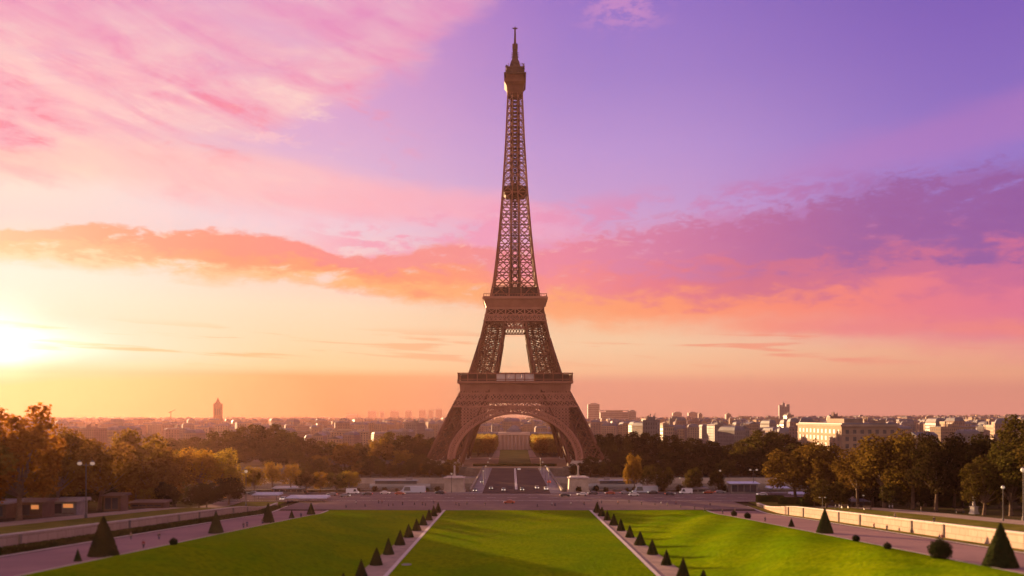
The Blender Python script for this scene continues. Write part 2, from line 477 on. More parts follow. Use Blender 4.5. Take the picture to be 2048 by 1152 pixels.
LEAF_GLARE = leaf_material('glare_leaves', (0.25, 0.122, 0.012), (0.32, 0.165, 0.014), 0.62)  # leaf colour lifted to carry the orange sun glare over left trees
LEAF_RUSSET = leaf_material('russet_leaves', (0.098, 0.056, 0.010), (0.122, 0.074, 0.012))
LEAF_OLIVE = leaf_material('olive_leaves', (0.056, 0.044, 0.010), (0.082, 0.058, 0.011))
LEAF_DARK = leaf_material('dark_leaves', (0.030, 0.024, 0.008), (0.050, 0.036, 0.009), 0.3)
LEAF_GOLD = leaf_material('golden_leaves', (0.21, 0.130, 0.016), (0.26, 0.155, 0.02), 0.5)
LEAF_LIME = leaf_material('yellow_green_leaves', (0.30, 0.215, 0.050), (0.24, 0.175, 0.040), 0.5)  # tone raised so the clipped trees look sunlit
HEDGE = leaf_material('hedge_leaves', (0.036, 0.042, 0.010), (0.055, 0.052, 0.012), 0.25)
METAL_DARK = material('lamp_metal', (0.11, 0.09, 0.085), (0.08, 0.07, 0.065), rough=0.5, scale=2, metal=0.3)
GLASS_LAMP = material('lamp_globe', (0.5, 0.45, 0.40), rough=0.25, emit=(1.0, 0.72, 0.45), estr=0.05)  # faint emission stands in for orange sun glints on the globes
ROOF_BLUE = material('blue_grey_roof', (0.42, 0.47, 0.56), (0.34, 0.39, 0.48), rough=0.45, scale=0.4)
KIOSK_WALL = material('kiosk_wall', (0.24, 0.21, 0.20), (0.18, 0.155, 0.15), rough=0.7, scale=0.5)
KIOSK_BROWN = material('kiosk_brown', (0.13, 0.075, 0.05), (0.095, 0.055, 0.04), rough=0.7, scale=0.5)
LIT = material('lit_window', (0.8, 0.4, 0.15), rough=0.4, emit=(1.0, 0.36, 0.10), estr=0.10)
CANVAS = material('pale_canvas', (0.42, 0.43, 0.48), (0.34, 0.35, 0.41), rough=0.8, scale=0.4)
GLASS = material('window_glass', (0.045, 0.045, 0.055), (0.07, 0.065, 0.075), rough=0.12, scale=0.2, spec=0.6)
RUBBER = material('tyre', (0.02, 0.02, 0.02), rough=0.8)
HEADLIGHT = material('headlight_glass', (0.9, 0.85, 0.75), rough=0.2, emit=(1.0, 0.80, 0.58), estr=0.45)
TAILLIGHT = material('tail_light_glass', (0.5, 0.03, 0.02), rough=0.3, emit=(1.0, 0.13, 0.04), estr=0.35)
SKIN = material('skin', (0.42, 0.26, 0.19), (0.36, 0.22, 0.16), rough=0.6, scale=8)
HAIR = material('hair', (0.04, 0.027, 0.02), (0.06, 0.04, 0.03), rough=0.6, scale=20)
STATUE = material('statue_stone', (0.50, 0.46, 0.42), (0.36, 0.33, 0.30), rough=0.8, scale=1.5, bump=0.3)
CITY_WALLS = [material('city_wall_' + n, c, d, rough=0.9, scale=0.2) for n, c, d in (
    ('cream', (0.30, 0.205, 0.140), (0.25, 0.17, 0.115)), ('buff', (0.25, 0.18, 0.135), (0.20, 0.145, 0.11)),
    ('rose', (0.25, 0.165, 0.14), (0.20, 0.135, 0.115)), ('white', (0.34, 0.25, 0.185), (0.28, 0.205, 0.15)), ('grey', (0.20, 0.17, 0.165), (0.16, 0.14, 0.135)))]
ZINC = material('zinc_roof', (0.13, 0.12, 0.135), (0.095, 0.088, 0.10), rough=0.6, scale=0.2)
CITY_GLASS = material('far_window', (0.075, 0.06, 0.058), (0.11, 0.09, 0.085), rough=0.3, scale=0.3)
TOWER_GREY = material('grey_slab', (0.22, 0.20, 0.21), (0.18, 0.165, 0.175), rough=0.8, scale=0.05)
TOWER_RED = material('reddish_tower_stone', (0.24, 0.135, 0.10), (0.19, 0.105, 0.08), rough=0.85, scale=0.1)


def water_material():
    m = bpy.data.materials.new('river_water')
    m.use_nodes = True
    nt = m.node_tree
    p = nt.nodes['Principled BSDF']
    p.inputs['Base Color'].default_value = (0.035, 0.035, 0.03, 1)
    p.inputs['Roughness'].default_value = 0.12
    B = NB(nt)
    g = B.n('ShaderNodeNewGeometry')
    bn = B.n('ShaderNodeBump')
    bn.inputs['Strength'].default_value = 0.35
    bn.inputs['Distance'].default_value = 0.4
    nt.links.new(B.noise(g.outputs['Position'], 0.6, 4, 0.6), bn.inputs['Height'])
    nt.links.new(bn.outputs[0], p.inputs['Normal'])
    return m


WATER = water_material()


# ------------------------------------------------------------------ mesh builder
class MB:
    def __init__(self):
        self.v, self.f, self.mi = [], [], []
        self.cur = 0

    def quad(self, a, b, c, d):
        n = len(self.v)
        self.v += [tuple(a), tuple(b), tuple(c), tuple(d)]
        self.f.append((n, n + 1, n + 2, n + 3))
        self.mi.append(self.cur)

    def hexa(self, p):
        """p: 8 points, bottom ring 0-3 counterclockwise, top ring 4-7."""
        n = len(self.v)
        self.v += [tuple(q) for q in p]
        for f in ((3, 2, 1, 0), (4, 5, 6, 7), (0, 1, 5, 4), (1, 2, 6, 5), (2, 3, 7, 6), (3, 0, 4, 7)):
            self.f.append(tuple(n + i for i in f))
            self.mi.append(self.cur)

    def box(self, x0, x1, y0, y1, z0, z1):
        self.hexa([(x0, y0, z0), (x1, y0, z0), (x1, y1, z0), (x0, y1, z0), (x0, y0, z1), (x1, y0, z1), (x1, y1, z1), (x0, y1, z1)])

    def frust(self, cx, cy, a0, b0, a1, b1, z0, z1):
        self.hexa([(cx - a0, cy - b0, z0), (cx + a0, cy - b0, z0), (cx + a0, cy + b0, z0), (cx - a0, cy + b0, z0),
                   (cx - a1, cy - b1, z1), (cx + a1, cy - b1, z1), (cx + a1, cy + b1, z1), (cx - a1, cy + b1, z1)])

    def bar(self, p, q, w, h=None):
        p, q = Vector(p), Vector(q)
        d = q - p
        if d.length < 1e-6:
            return
        d.normalize()
        up = Vector((0, 0, 1)) if abs(d.z) < 0.95 else Vector((0, 1, 0))
        s = d.cross(up).normalized() * (w / 2)
        t = s.cross(d).normalized() * ((h or w) / 2)
        self.hexa([p - s - t, p + s - t, p + s + t, p - s + t, q - s - t, q + s - t, q + s + t, q - s + t])

    def tube(self, pts, radii, seg=8):
        rings = []
        for i, p in enumerate(pts):
            p = Vector(p)
            d = (Vector(pts[min(i + 1, len(pts) - 1)]) - Vector(pts[max(i - 1, 0)])).normalized()
            up = Vector((1, 0, 0)) if abs(d.x) < 0.9 else Vector((0, 1, 0))
            s = d.cross(up).normalized()
            t = d.cross(s).normalized()
            r = radii[i] if isinstance(radii, (list, tuple)) else radii
            n = len(self.v)
            for k in range(seg):
                a = 2 * math.pi * k / seg
                self.v.append(tuple(p + s * (r * math.cos(a)) + t * (r * math.sin(a))))
            rings.append(n)
        for a, b in zip(rings, rings[1:]):
            for k in range(seg):
                k2 = (k + 1) % seg
                self.f.append((a + k, a + k2, b + k2, b + k))
                self.mi.append(self.cur)
        self.f.append(tuple(rings[0] + k for k in range(seg)))
        self.mi.append(self.cur)
        self.f.append(tuple(rings[-1] + k for k in reversed(range(seg))))
        self.mi.append(self.cur)

    def lathe(self, prof, seg=16, cx=0, cy=0):
        self.tube([(cx, cy, z) for r, z in prof], [r for r, z in prof], seg)

    def sphere(self, c, r, seg=10, sq=1.0):
        prof = []
        for i in range(7):
            a = -math.pi / 2 + math.pi * i / 6
            prof.append((max(0.01 * r, r * math.cos(a)), c[2] + r * sq * math.sin(a)))
        self.tube([(c[0], c[1], z) for q, z in prof], [q for q, z in prof], seg)

    def mesh(self, name, mats, smooth=False):
        me = bpy.data.meshes.new(name)
        me.from_pydata(self.v, [], self.f)
        if not isinstance(mats, (list, tuple)):
            mats = [mats]
        for m in mats:
            me.materials.append(m)
        if len(mats) > 1:
            me.polygons.foreach_set('material_index', self.mi)
        if smooth:
            me.polygons.foreach_set('use_smooth', [True] * len(me.polygons))
        me.update()
        return me

    def build(self, name, mats, parent=None, loc=(0, 0, 0), smooth=False):
        return link(name, self.mesh(name, mats, smooth), parent, loc)


def link(name, me, parent=None, loc=(0, 0, 0)):
    o = bpy.data.objects.new(name, me)
    o.location = loc
    if parent is not None:
        o.parent = parent
    COL.objects.link(o)
    return o


def tag(o, label=None, cat=None, group=None, kind=None):
    if label:
        o['label'] = label
    if cat:
        o['category'] = cat
    if group:
        o['group'] = group
    if kind:
        o['kind'] = kind
    return o


def empty(name, loc=(0, 0, 0), rz=0.0):
    o = bpy.data.objects.new(name, None)
    o.location = loc
    o.rotation_euler = (0, 0, rz)
    o.empty_display_size = 0.5
    COL.objects.link(o)
    return o


def copy_tree(o, parent=None):
    c = o.copy()
    COL.objects.link(c)
    if parent is not None:
        c.parent = parent
    for ch in list(o.children):
        copy_tree(ch, c)
    return c


ORD = ['first', 'second', 'third', 'fourth', 'fifth', 'sixth', 'seventh', 'eighth', 'ninth', 'tenth', 'eleventh', 'twelfth', 'thirteenth', 'fourteenth', 'fifteenth',
       'sixteenth', 'seventeenth', 'eighteenth', 'nineteenth', 'twentieth']


def ordn(i):
    if i < 20:
        return ORD[i]
    tens = {2: 'twenty', 3: 'thirty', 4: 'forty', 5: 'fifty', 6: 'sixty', 7: 'seventy', 8: 'eighty', 9: 'ninety'}
    n = i + 1
    if n % 10 == 0:
        return {20: 'twentieth', 30: 'thirtieth', 40: 'fortieth', 50: 'fiftieth', 60: 'sixtieth', 70: 'seventieth', 80: 'eightieth', 90: 'ninetieth'}[n]
    return tens[n // 10] + '-' + ORD[n % 10 - 1]


def px_of(o):
    l = o.location
    return l.x / l.y * FPX + 1024


def label_by_order(objs, desc, where, cat, group):
    """desc: text or function(o); ordered by where they stand seen from the camera."""
    objs = sorted(objs, key=px_of)
    for i, o in enumerate(objs):
        d = desc(o) if callable(desc) else desc
        if i == 0:
            s = 'leftmost'
        elif i == len(objs) - 1:
            s = 'rightmost'
        else:
            s = ordn(i) + ' from left'
        tag(o, '%s, %s %s' % (d, s, where), cat, group)


# ------------------------------------------------------------------ terrain
AX = 2.0                           # the garden axis


def z_lawn(y):
    return 0.022 * (315 - y) if y < 315 else 0.0


def z_path(y):
    s = 300 - y
    # gentle start of the ramp
    return 0.067 * (s + 8) * 0.5 * (1 + s / math.hypot(s, 14)) if s > -40 else 0.0


def z_ter(y):
    t = min(1, max(0, (335 - y) / 50))
    return z_path(y) + 2.7 * t * t * (3 - 2 * t) * 0.9 + 0.3 * t


def x_cone(y):
    return 28.6 + (31.6 - 28.6) * (305 - y) / 139.0


def smooth(t):
    t = min(1, max(0, t))
    return t * t * (3 - 2 * t)


BANK_OUT, WALL_X = 69.5, 93.5


def fold(x, y):
    return .30 * math.sin(x * .21 + y * .085 + 1.3 * math.sin(y * .045)) + .20 * math.sin(x * .37 - y * .16 + 2) + .10 * math.sin(x * .9 + y * .41)


def z_bank(x, y):
    """x measured from the axis."""
    xi = x_cone(y) + 1.6
    t = min(1, max(0, (x - xi) / (BANK_OUT - xi)))
    return z_lawn(y) + (z_path(y) + 0.25 - z_lawn(y)) * (0.35 * t + 0.65 * smooth(t ** 0.8)) + 1.5 * math.sin(t ** 1.5 * math.pi) * min(1, max(0, 315 - y) / 70) + fold(x, y) * smooth(t * 4) * smooth((1 - t) * 5) * min(1, max(0, 310 - y) / 30)


def zg(X, Y):
    x = abs(X - AX)
    if Y > 335:
        return 0.0
    if x < x_cone(Y) + 1.6:
        return z_lawn(Y)
    if x < BANK_OUT and Y < 313:
        return z_bank(x, Y)
    if x < WALL_X:
        return z_path(Y)
    return z_ter(Y)


def strip(name, xf0, xf1, zf, ys, nx, mat, kind='structure', sides=(1,), off=0.0):
    """ground strip between x offsets xf0(y), xf1(y) from the axis on the given sides."""
    mb = MB()
    for s in sides:
        rows = []
        for y in ys:
            a, b = xf0(y), xf1(y)
            row = []
            for i in range(nx + 1):
                x = a + (b - a) * i / nx
                row.append((AX + s * x, y, zf(x, y) + off))
            rows.append(row)
        for r0, r1 in zip(rows, rows[1:]):
            for i in range(nx):
                if s > 0:
                    mb.quad(r0[i], r0[i + 1], r1[i + 1], r1[i])
                else:
                    mb.quad(r0[i + 1], r0[i], r1[i], r1[i + 1])
    me = mb.mesh(name, mat, True)
    bm = bmesh.new()
    bm.from_mesh(me)
    bmesh.ops.remove_doubles(bm, verts=bm.verts, dist=0.001)
    bm.to_mesh(me)
    bm.free()
    o = link(name, me)
    o['kind'] = kind
    return o


def frange(a, b, n):
    return [a + (b - a) * i / n for i in range(n + 1)]


Y0 = -60.0
ys = frange(Y0, 313, 90)
LAWN_HALF = 26.55


def build_ground():
    strip('lawn', lambda y: -LAWN_HALF, lambda y: LAWN_HALF, lambda x, y: z_lawn(y) + 0.06, frange(Y0, 313.5, 80), 12, GRASS)
    strip('kerb', lambda y: LAWN_HALF, lambda y: LAWN_HALF + 0.9, lambda x, y: z_lawn(y) + 0.14, ys, 1, KERB, sides=(1, -1))
    strip('gravel_path', lambda y: LAWN_HALF + 0.9, lambda y: x_cone(y) + 1.6, lambda x, y: z_lawn(y), ys, 2, GRAVEL, sides=(1, -1))
    strip('grass_bank', lambda y: x_cone(y) + 1.6, lambda y: BANK_OUT, z_bank, frange(Y0, 313, 220), 44, GRASS, sides=(1, -1))
    strip('kerb', lambda y: BANK_OUT, lambda y: BANK_OUT + 1.0, lambda x, y: z_path(y) + 0.13, ys, 1, KERB, sides=(1, -1))
    yp = frange(Y0, 335, 95)
    strip('promenade', lambda y: BANK_OUT + 1.0 if y <= 313 else 10.0, lambda y: WALL_X - 5.0, lambda x, y: z_path(y) * (1 if y < 313 else 1), frange(Y0, 312.9, 95), 3, PATH, sides=(1, -1))
    strip('kerb', lambda y: WALL_X - 5.0, lambda y: WALL_X - 4.0, lambda x, y: z_path(y) + 0.13, frange(Y0, 328, 95), 1, KERB, sides=(1, -1))
    strip('verge', lambda y: WALL_X - 4.0, lambda y: WALL_X, lambda x, y: z_path(y) + 0.05, frange(Y0, 330, 95), 2, GRASS_DRY, sides=(1, -1))
    strip('terrace_grass', lambda y: WALL_X + 0.7, lambda y: 112.0, lambda x, y: z_ter(y), frange(Y0, 345, 95), 4, GRASS_DRY, sides=(1, -1))
    strip('terrace_path', lambda y: 112.0, lambda y: 122.0, lambda x, y: z_ter(y) + 0.02, frange(Y0, 345, 95), 2, GRAVEL, sides=(1, -1))
    strip('park_ground', lambda y: 122.0, lambda y: 600.0, lambda x, y: z_ter(y), frange(Y0, 345, 95), 8, DIRT, sides=(1, -1))
    # plaza and quay road in front of the bridge
    mb = MB()
    for s in (1, -1):
        mb.quad((AX + s * (WALL_X - 5), 312.9, 0.42), (AX, 312.9, 0.0), (AX, 345, -0.03), (AX + s * (WALL_X - 5), 345, -0.03))
    mb.quad((AX - WALL_X - 510, 345, -0.03), (AX + WALL_X + 510, 345, -0.03), (AX + WALL_X + 510, 392, -0.03), (AX - WALL_X - 510, 392, -0.03))
    o = mb.build('plaza_road', ASPHALT)
    o['kind'] = 'structure'
    # lighter pavements and lane markings, each laid above the road
    mb = MB()
    mb.box(-560, 560, 382, 387.5, -0.02, 0.12)
    o = mb.build('quay_pavement', PAVING)
    o['kind'] = 'structure'
    mb = MB()
    for k in range(-30, 31):
        mb.box(k * 9 - 2, k * 9 + 2, 362.9, 363.15, -0.02, -0.015 + 0.01)
    mb.box(-280, 280, 375.5, 375.75, -0.02, -0.005)
    mb.box(-280, 280, 349.5, 349.75, -0.02, -0.005)
    o = mb.build('lane_markings', PAINT_WHITE)
    o['kind'] = 'structure'
    # river
    mb = MB()
    mb.quad((-3000, 388, -9), (3000, 388, -9), (3000, 552, -9), (-3000, 552, -9))
    o = mb.build('river_water', WATER)
    o['kind'] = 'structure'
    mb = MB()
    mb.quad((-3000, 391.9, -9.2), (-3000, 391.9, -0.04), (3000, 391.9, -0.04), (3000, 391.9, -9.2))
    mb.v = [(x, y, z) for x, y, z in mb.v]
    o = mb.build('near_quay_wall', STONE_DARK)
    tag(o, 'low stained stone quay wall below the near bank road', 'quay wall')
    # far lower quay and upper embankment wall
    mb = MB()
    mb.quad((-3000, 552, -5.5), (3000, 552, -5.5), (3000, 566, -5.5), (-3000, 566, -5.5))
    o = mb.build('lower_quay', PAVING)
    o['kind'] = 'structure'
    mb = MB()
    mb.box(-900, AX - 21.7, 551.2, 552, -9.3, -5.3)
    mb.box(AX + 21.7, 900, 551.2, 552, -9.3, -5.3)
    o = mb.build('lower_quay_edge', STONE)
    o['kind'] = 'structure'
    # ground beyond the river out to the horizon
    mb = MB()
    mb.quad((-6200, 566, 0), (6200, 566, 0), (6200, 6250, 0), (-6200, 6250, 0))
    o = mb.build('city_ground', CITY_GROUND)
    o['kind'] = 'structure'
    mb = MB()
    mb.quad((-6200, -280, -0.6), (6200, -280, -0.6), (6200, 391.5, -0.6), (-6200, 391.5, -0.6))
    o = mb.build('near_ground', DIRT)
    o['kind'] = 'structure'
    # tower esplanade and long lawn behind the tower
    mb = MB()
    mb.quad((-75, 568, 0.01), (79, 568, 0.01), (79, 712, 0.01), (-75, 712, 0.01))
    o = mb.build('esplanade', material('sand', (0.34, 0.24, 0.16), (0.27, 0.19, 0.125), rough=0.95, scale=0.08, spec=0.0, coord='World'))
    o['kind'] = 'structure'
    mb = MB()
    mb.quad((AX - 12, 600, 0.02), (AX + 12, 600, 0.02), (AX + 14, 866, 0.02), (AX - 14, 866, 0.02))
    o = mb.build('long_lawn', material('far_lawn_grass', (0.12, 0.125, 0.02), (0.17, 0.15, 0.03), rough=0.9, scale=0.06, spec=0.05, coord='World', bump=0.6, bscale=0.8))
    o['kind'] = 'structure'
    mb = MB()
    for s in (1, -1):
        mb.quad((AX + s * 12.5, 722, 0.014), (AX + s * 19, 722, 0.014), (AX + s * 19, 866, 0.014), (AX + s * 14.5, 866, 0.014))
    o = mb.build('long_lawn_path', GRAVEL)
    o['kind'] = 'structure'


build_ground()


# ------------------------------------------------------------------ walls along the promenade
def promenade_wall(side, label):
    root = empty('retaining_wall', (AX + side * WALL_X, 200, z_path(200)))
    tag(root, label, 'wall')
    ox, oy, oz = root.location
    mb = MB()
    yy = frange(20, 330, 62)
    for a, b in zip(yy, yy[1:]):
        x0, x1 = sorted((AX + side * WALL_X - ox, AX + side * (WALL_X + 0.7) - ox))
        za, zb = z_path(a) - 0.6 - oz, z_path(b) - 0.6 - oz
        ta, tb = max(z_ter(a) + 0.25, z_path(a) + 1.0) - oz, max(z_ter(b) + 0.25, z_path(b) + 1.0) - oz
        mb.hexa([(x0, a - oy, za), (x1, a - oy, za), (x1, b - oy, zb), (x0, b - oy, zb), (x0, a - oy, ta), (x1, a - oy, ta), (x1, b - oy, tb), (x0, b - oy, tb)])
    mb.build('wall_face', STONE_WARM, root)
    mb = MB()
    for a, b in zip(yy, yy[1:]):
        x0, x1 = sorted((AX + side * (WALL_X - 0.15) - ox, AX + side * (WALL_X + 0.9) - ox))
        ta, tb = max(z_ter(a) + 0.25, z_path(a) + 1.0) - oz + 0.003, max(z_ter(b) + 0.25, z_path(b) + 1.0) - oz + 0.003
        mb.hexa([(x0, a - oy, ta), (x1, a - oy, ta), (x1, b - oy, tb), (x0, b - oy, tb), (x0, a - oy, ta + .22), (x1, a - oy, ta + .22), (x1, b - oy, tb + .22), (x0, b - oy, tb + .22)])
    mb.build('coping', KERB, root)
    # pilaster strips
    for k, y in enumerate(frange(112, 322, 14)):
        if (k * 7) % 3 == 1:
            continue
        mb = MB()
        x0, x1 = sorted((side * -0.28, side * -0.002))
        mb.box(x0, x1, y - 0.35 - oy, y + 0.35 - oy, z_path(y) - oz, max(z_ter(y) + 0.25, z_path(y) + 1.0) - oz)
        mb.build('pilaster', STONE_DARK, root)


promenade_wall(-1, 'long shaded stone retaining wall beside the left promenade')
promenade_wall(1, 'long sunlit stone retaining wall beside the right promenade')


# ------------------------------------------------------------------ the lattice tower
TX, TY = 2.3, 640.0


def interp(tab, z):
    for (a, va), (b, vb) in zip(tab, tab[1:]):
        if z <= b:
            return va + (vb - va) * (z - a) / (b - a)
    return tab[-1][1]


WO = [(-2, 64.2), (0, 63.2), (20.8, 54.2), (41.3, 44.4), (51, 39.4), (57, 36.4), (66, 33), (90, 25.8), (114.7, 20.5), (128, 17), (150, 14.3), (175, 11.9), (203, 9.7), (240, 7.5), (278, 5.9), (300, 5.6)]
WI = [(-2, 39), (0, 38.2), (20.8, 32.4), (41.3, 24), (51, 19.5), (57, 17), (66, 13.9), (99.6, 8.3), (115, 6.6), (128, 5.6), (203, 3.0)]
wo = lambda z: interp(WO, z)
wi = lambda z: interp(WI, z)


def xpanel(mb, a0, b0, a1, b1, t, fine=0.0, top=1.15):
    """X brace in the quad a0-b0 (bottom) a1-b1 (top); fine adds a diamond lattice."""
    mb.bar(a0, b1, t)
    mb.bar(b0, a1, t)
    mb.bar(a1, b1, t * top)
    if fine:
        a0, b0, a1, b1 = map(Vector, (a0, b0, a1, b1))
        P = lambda u, v: (a0 * (1 - u) + b0 * u) * (1 - v) + (a1 * (1 - u) + b1 * u) * v
        for p, q in (((0.5, 0), (0, 0.5)), ((0.5, 0), (1, 0.5)), ((0, 0.5), (0.5, 1)), ((1, 0.5), (0.5, 1)), ((0.25, 0), (1, .75)), ((.75, 0), (0, .75)), ((0, .25), (.75, 1)), ((1, .25), (.25, 1)), ((0, .5), (1, .5))):
            mb.bar(P(*p), P(*q), fine)


def build_tower():
    T = empty('lattice_tower', (TX, TY, 0))
    tag(T, 'tall brown iron lattice tower with arched base and antenna', 'tower')

    def leg(sx, sy):
        mb = MB()
        lv = [0, 13, 25, 36, 45, 51, 57.5]
        def pts(z):
            o, i = wo(z) - 0.6, wi(z)
            return [Vector((sx * o, sy * o, z)), Vector((sx * i, sy * o, z)), Vector((sx * i, sy * i, z)), Vector((sx * o, sy * i, z))]
        for a, b in zip(lv, lv[1:]):
            pa_, pb_ = pts(a), pts(b)
            for k in range(4):
                mb.bar(pa_[k], pb_[k], 1.8)
                j = (k + 1) % 4
                # two bays side by side with a fine lattice
                ma, m2 = (pa_[k] + pa_[j]) / 2, (pb_[k] + pb_[j]) / 2
                xpanel(mb, pa_[k], ma, pb_[k], m2, .85, 0.36)
                xpanel(mb, ma, pa_[j], m2, pb_[j], .85, 0.36)
                mb.bar(ma, m2, 1.1)
        leg_o = mb.build('leg', SHADED_IRON, T)
        # dense inner lattice and stair/lift track in the middle of the leg
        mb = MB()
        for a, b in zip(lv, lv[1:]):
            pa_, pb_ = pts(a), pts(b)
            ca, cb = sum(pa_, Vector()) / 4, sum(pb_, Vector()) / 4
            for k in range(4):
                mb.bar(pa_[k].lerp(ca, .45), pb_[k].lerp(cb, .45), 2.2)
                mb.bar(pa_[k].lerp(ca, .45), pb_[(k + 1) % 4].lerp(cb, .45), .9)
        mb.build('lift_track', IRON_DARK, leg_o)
        # upper leg between the floors
        mb = MB()
        lv = [64.5, 74, 83, 91.5, 99.5, 107, 114.5, 122]
        for a, b in zip(lv, lv[1:]):
            pa_, pb_ = pts(a), pts(b)
            for k in range(4):
                mb.bar(pa_[k], pb_[k], 1.7)
                j = (k + 1) % 4
                xpanel(mb, pa_[k], pa_[j], pb_[k], pb_[j], 0.6, 0.24)
            ca, cb = sum(pa_, Vector()) / 4, sum(pb_, Vector()) / 4
            for k in (0, 2):
                mb.bar(pa_[k].lerp(ca, .62), pb_[k].lerp(cb, .62), .9)
        mb.build('upper_leg', SHADED_IRON, T)
        # masonry pedestal
        mb = MB()
        c = (wo(0) + wi(0)) / 2
        mb.frust(sx * c, sy * c, 14.2, 14.2, 13.2, 13.2, -0.3, 3.2)
        mb.frust(sx * c, sy * c, 12.6, 12.6, 12.2, 12.2, 3.2, 4.4)
        mb.build('pedestal', STONE, T)

    for sx in (1, -1):
        for sy in (1, -1):
            leg(sx, sy)

    # arches and girders, one of each per face
    def face(fn, y_in=0.0):
        """maps (u, z, depth) on a slanted face to space."""
        ax_, s = fn
        def P(u, z, d=0.0):
            w = wo(z) - d
            return Vector((u, s * w, z)) if ax_ == 'y' else Vector((s * w, u, z))
        return P
    for fn in (('y', -1), ('y', 1), ('x', -1), ('x', 1)):
        P = face(fn)
        N = 44
        def arc(a, b, zc, k):
            t = math.pi * k / N
            return a * math.cos(t), zc + b * math.sin(t)
        mb = MB()
        for d0, th in ((-0.35, 1.25), (3.6, 1.0)):
            for (a, b) in ((46.0, 36.4), (42.0, 32.6)):
                for k in range(N):
                    u0, z0 = arc(a, b, 4.4, k)
                    u1, z1 = arc(a, b, 4.4, k + 1)
                    mb.bar(P(u0, z0, d0), P(u1, z1, d0), th, th)
        for k in range(N + 1):
            u0, z0 = arc(46.0, 36.4, 4.4, k)
            u1, z1 = arc(42.0, 32.6, 4.4, k)
            mb.bar(P(u0, z0, -0.3), P(u1, z1, -0.3), 0.6)
            if k < N:
                u2, z2 = arc(42.0, 32.6, 4.4, k + 1)
                u3, z3 = arc(46.0, 36.4, 4.4, k + 1)
                mb.bar(P(u0, z0, -0.3), P(u2, z2, -0.3), 0.55)
                mb.bar(P(u1, z1, -0.3), P(u3, z3, -0.3), 0.55)
                # soffit of the arch
                uo, zo = arc(41.9, 32.5, 4.4, k)
                up_, zp_ = arc(41.9, 32.5, 4.4, k + 1)
                mb.quad(P(uo, zo, 0.0), P(up_, zp_, 0.0), P(up_, zp_, 3.6), P(uo, zo, 3.6))
            mb.bar(P(u1, z1, -0.3), P(u1, z1, 3.6), 0.5)
        # spandrel: uprights and lattice between arch and girder
        for k in range(-16, 17):
            u = k * 2.3
            if abs(u) > wo(42):
                continue
            za = 4.4 + 36.4 * math.sqrt(max(0, 1 - (u / 46.0) ** 2))
            if za < 41.2:
                mb.bar(P(u, za, 0), P(u, 41.6, 0), 0.42)
                if abs(u) > 13:
                    zz = za + 1.5
                    while zz < 41:
                        mb.bar(P(u - 1.15, zz, 0), P(u + 1.15, min(41.2, zz + 2.2), 0), 0.45)
                        mb.bar(P(u + 1.15, zz, 0), P(u - 1.15, min(41.2, zz + 2.2), 0), 0.45)
                        zz += 2.2
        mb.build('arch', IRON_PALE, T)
        # girder below the first floor
        mb = MB()
        half = lambda z: wo(z) - 0.4
        for z, th in ((41.8, 1.3), (46.0, 1.1), (51.0, 1.5)):
            mb.bar(P(-half(z), z, -0.2), P(half(z), z, -0.2), th, th)
        for z0, z1, n, t in ((41.8, 46.0, 22, 0.5), (46.0, 51.0, 18, 0.6)):
            for k in range(n):
                f0, f1 = -1 + 2 * k / n, -1 + 2 * (k + 1) / n
                a0, b0 = P(f0 * half(z0), z0, 0), P(f1 * half(z0), z0, 0)
                a1, b1 = P(f0 * half(z1), z1, 0), P(f1 * half(z1), z1, 0)
                mb.bar(a0, b1, t)
                mb.bar(b0, a1, t)
                mb.bar(a0, a1, t * .8)
                if z0 > 45:
                    m = (a0 + b0) / 2
                    m1 = (a1 + b1) / 2
                    mb.bar(m, (a0 + a1) / 2, .5)
                    mb.bar(m, (b0 + b1) / 2, .5)
                    mb.bar(m1, (a0 + a1) / 2, .5)
                    mb.bar(m1, (b0 + b1) / 2, .5)
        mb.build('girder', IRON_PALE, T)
        # frieze with ribs
        mb = MB()
        hz0, hz1 = 39.2, 39.8
        mb.hexa([P(-hz0, 51.75, .6), P(hz0, 51.75, .6), P(hz0, 51.75, 2.0), P(-hz0, 51.75, 2.0), P(-hz1, 58.2, -3.2), P(hz1, 58.2, -3.2), P(hz1, 58.2, 0), P(-hz1, 58.2, 0)])
        for k in range(-20, 21):
            u = k * 1.95
            mb.bar(P(u, 51.9, .35), P(u, 58.0, -3.45), .5, .5)
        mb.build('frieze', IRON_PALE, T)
        # openwork belt and head beam below the second floor
        mb = MB()
        h = lambda z: wo(z) - .3
        for z, th in ((104.8, 1.0), (109.0, 1.2), (114.0, 1.3)):
            mb.bar(P(-h(z), z, -.1), P(h(z), z, -.1), th)
        for z0, z1, n in ((104.8, 109.0, 14), (109.0, 114.0, 6)):
            for k in range(n):
                f0, f1 = -1 + 2 * k / n, -1 + 2 * (k + 1) / n
                mb.bar(P(f0 * h(z0), z0), P(f1 * h(z1), z1), .6)
                mb.bar(P(f1 * h(z0), z0), P(f0 * h(z1), z1), .6)
                mb.bar(P(f0 * h(z0), z0), P(f0 * h(z1), z1), .8)
        for z0, z1 in ((99.2, 103.6),):
            hw = 9.0
            mb.bar(P(-hw, z0, 1), P(hw, z0, 1), .9)
            mb.bar(P(-hw, z1, 1), P(hw, z1, 1), .9)
            for k in range(8):
                a, b = -hw + hw * 2 * k / 8, -hw + hw * 2 * (k + 1) / 8
                mb.bar(P(a, z0, 1), P(b, z1, 1), .55)
                mb.bar(P(b, z0, 1), P(a, z1, 1), .55)
        mb.build('belt_truss', IRON_PALE, T)

    # first floor: deck, open gallery with posts, inner pavilions
    mb = MB()
    mb.box(-41.1, 41.1, -41.1, 41.1, 58.25, 59.5)
    mb.box(-41.4, 41.4, -41.4, 41.4, 59.5, 59.9)
    deck1 = mb.build('first_floor_deck', IRON_PALE, T)
    mb = MB()
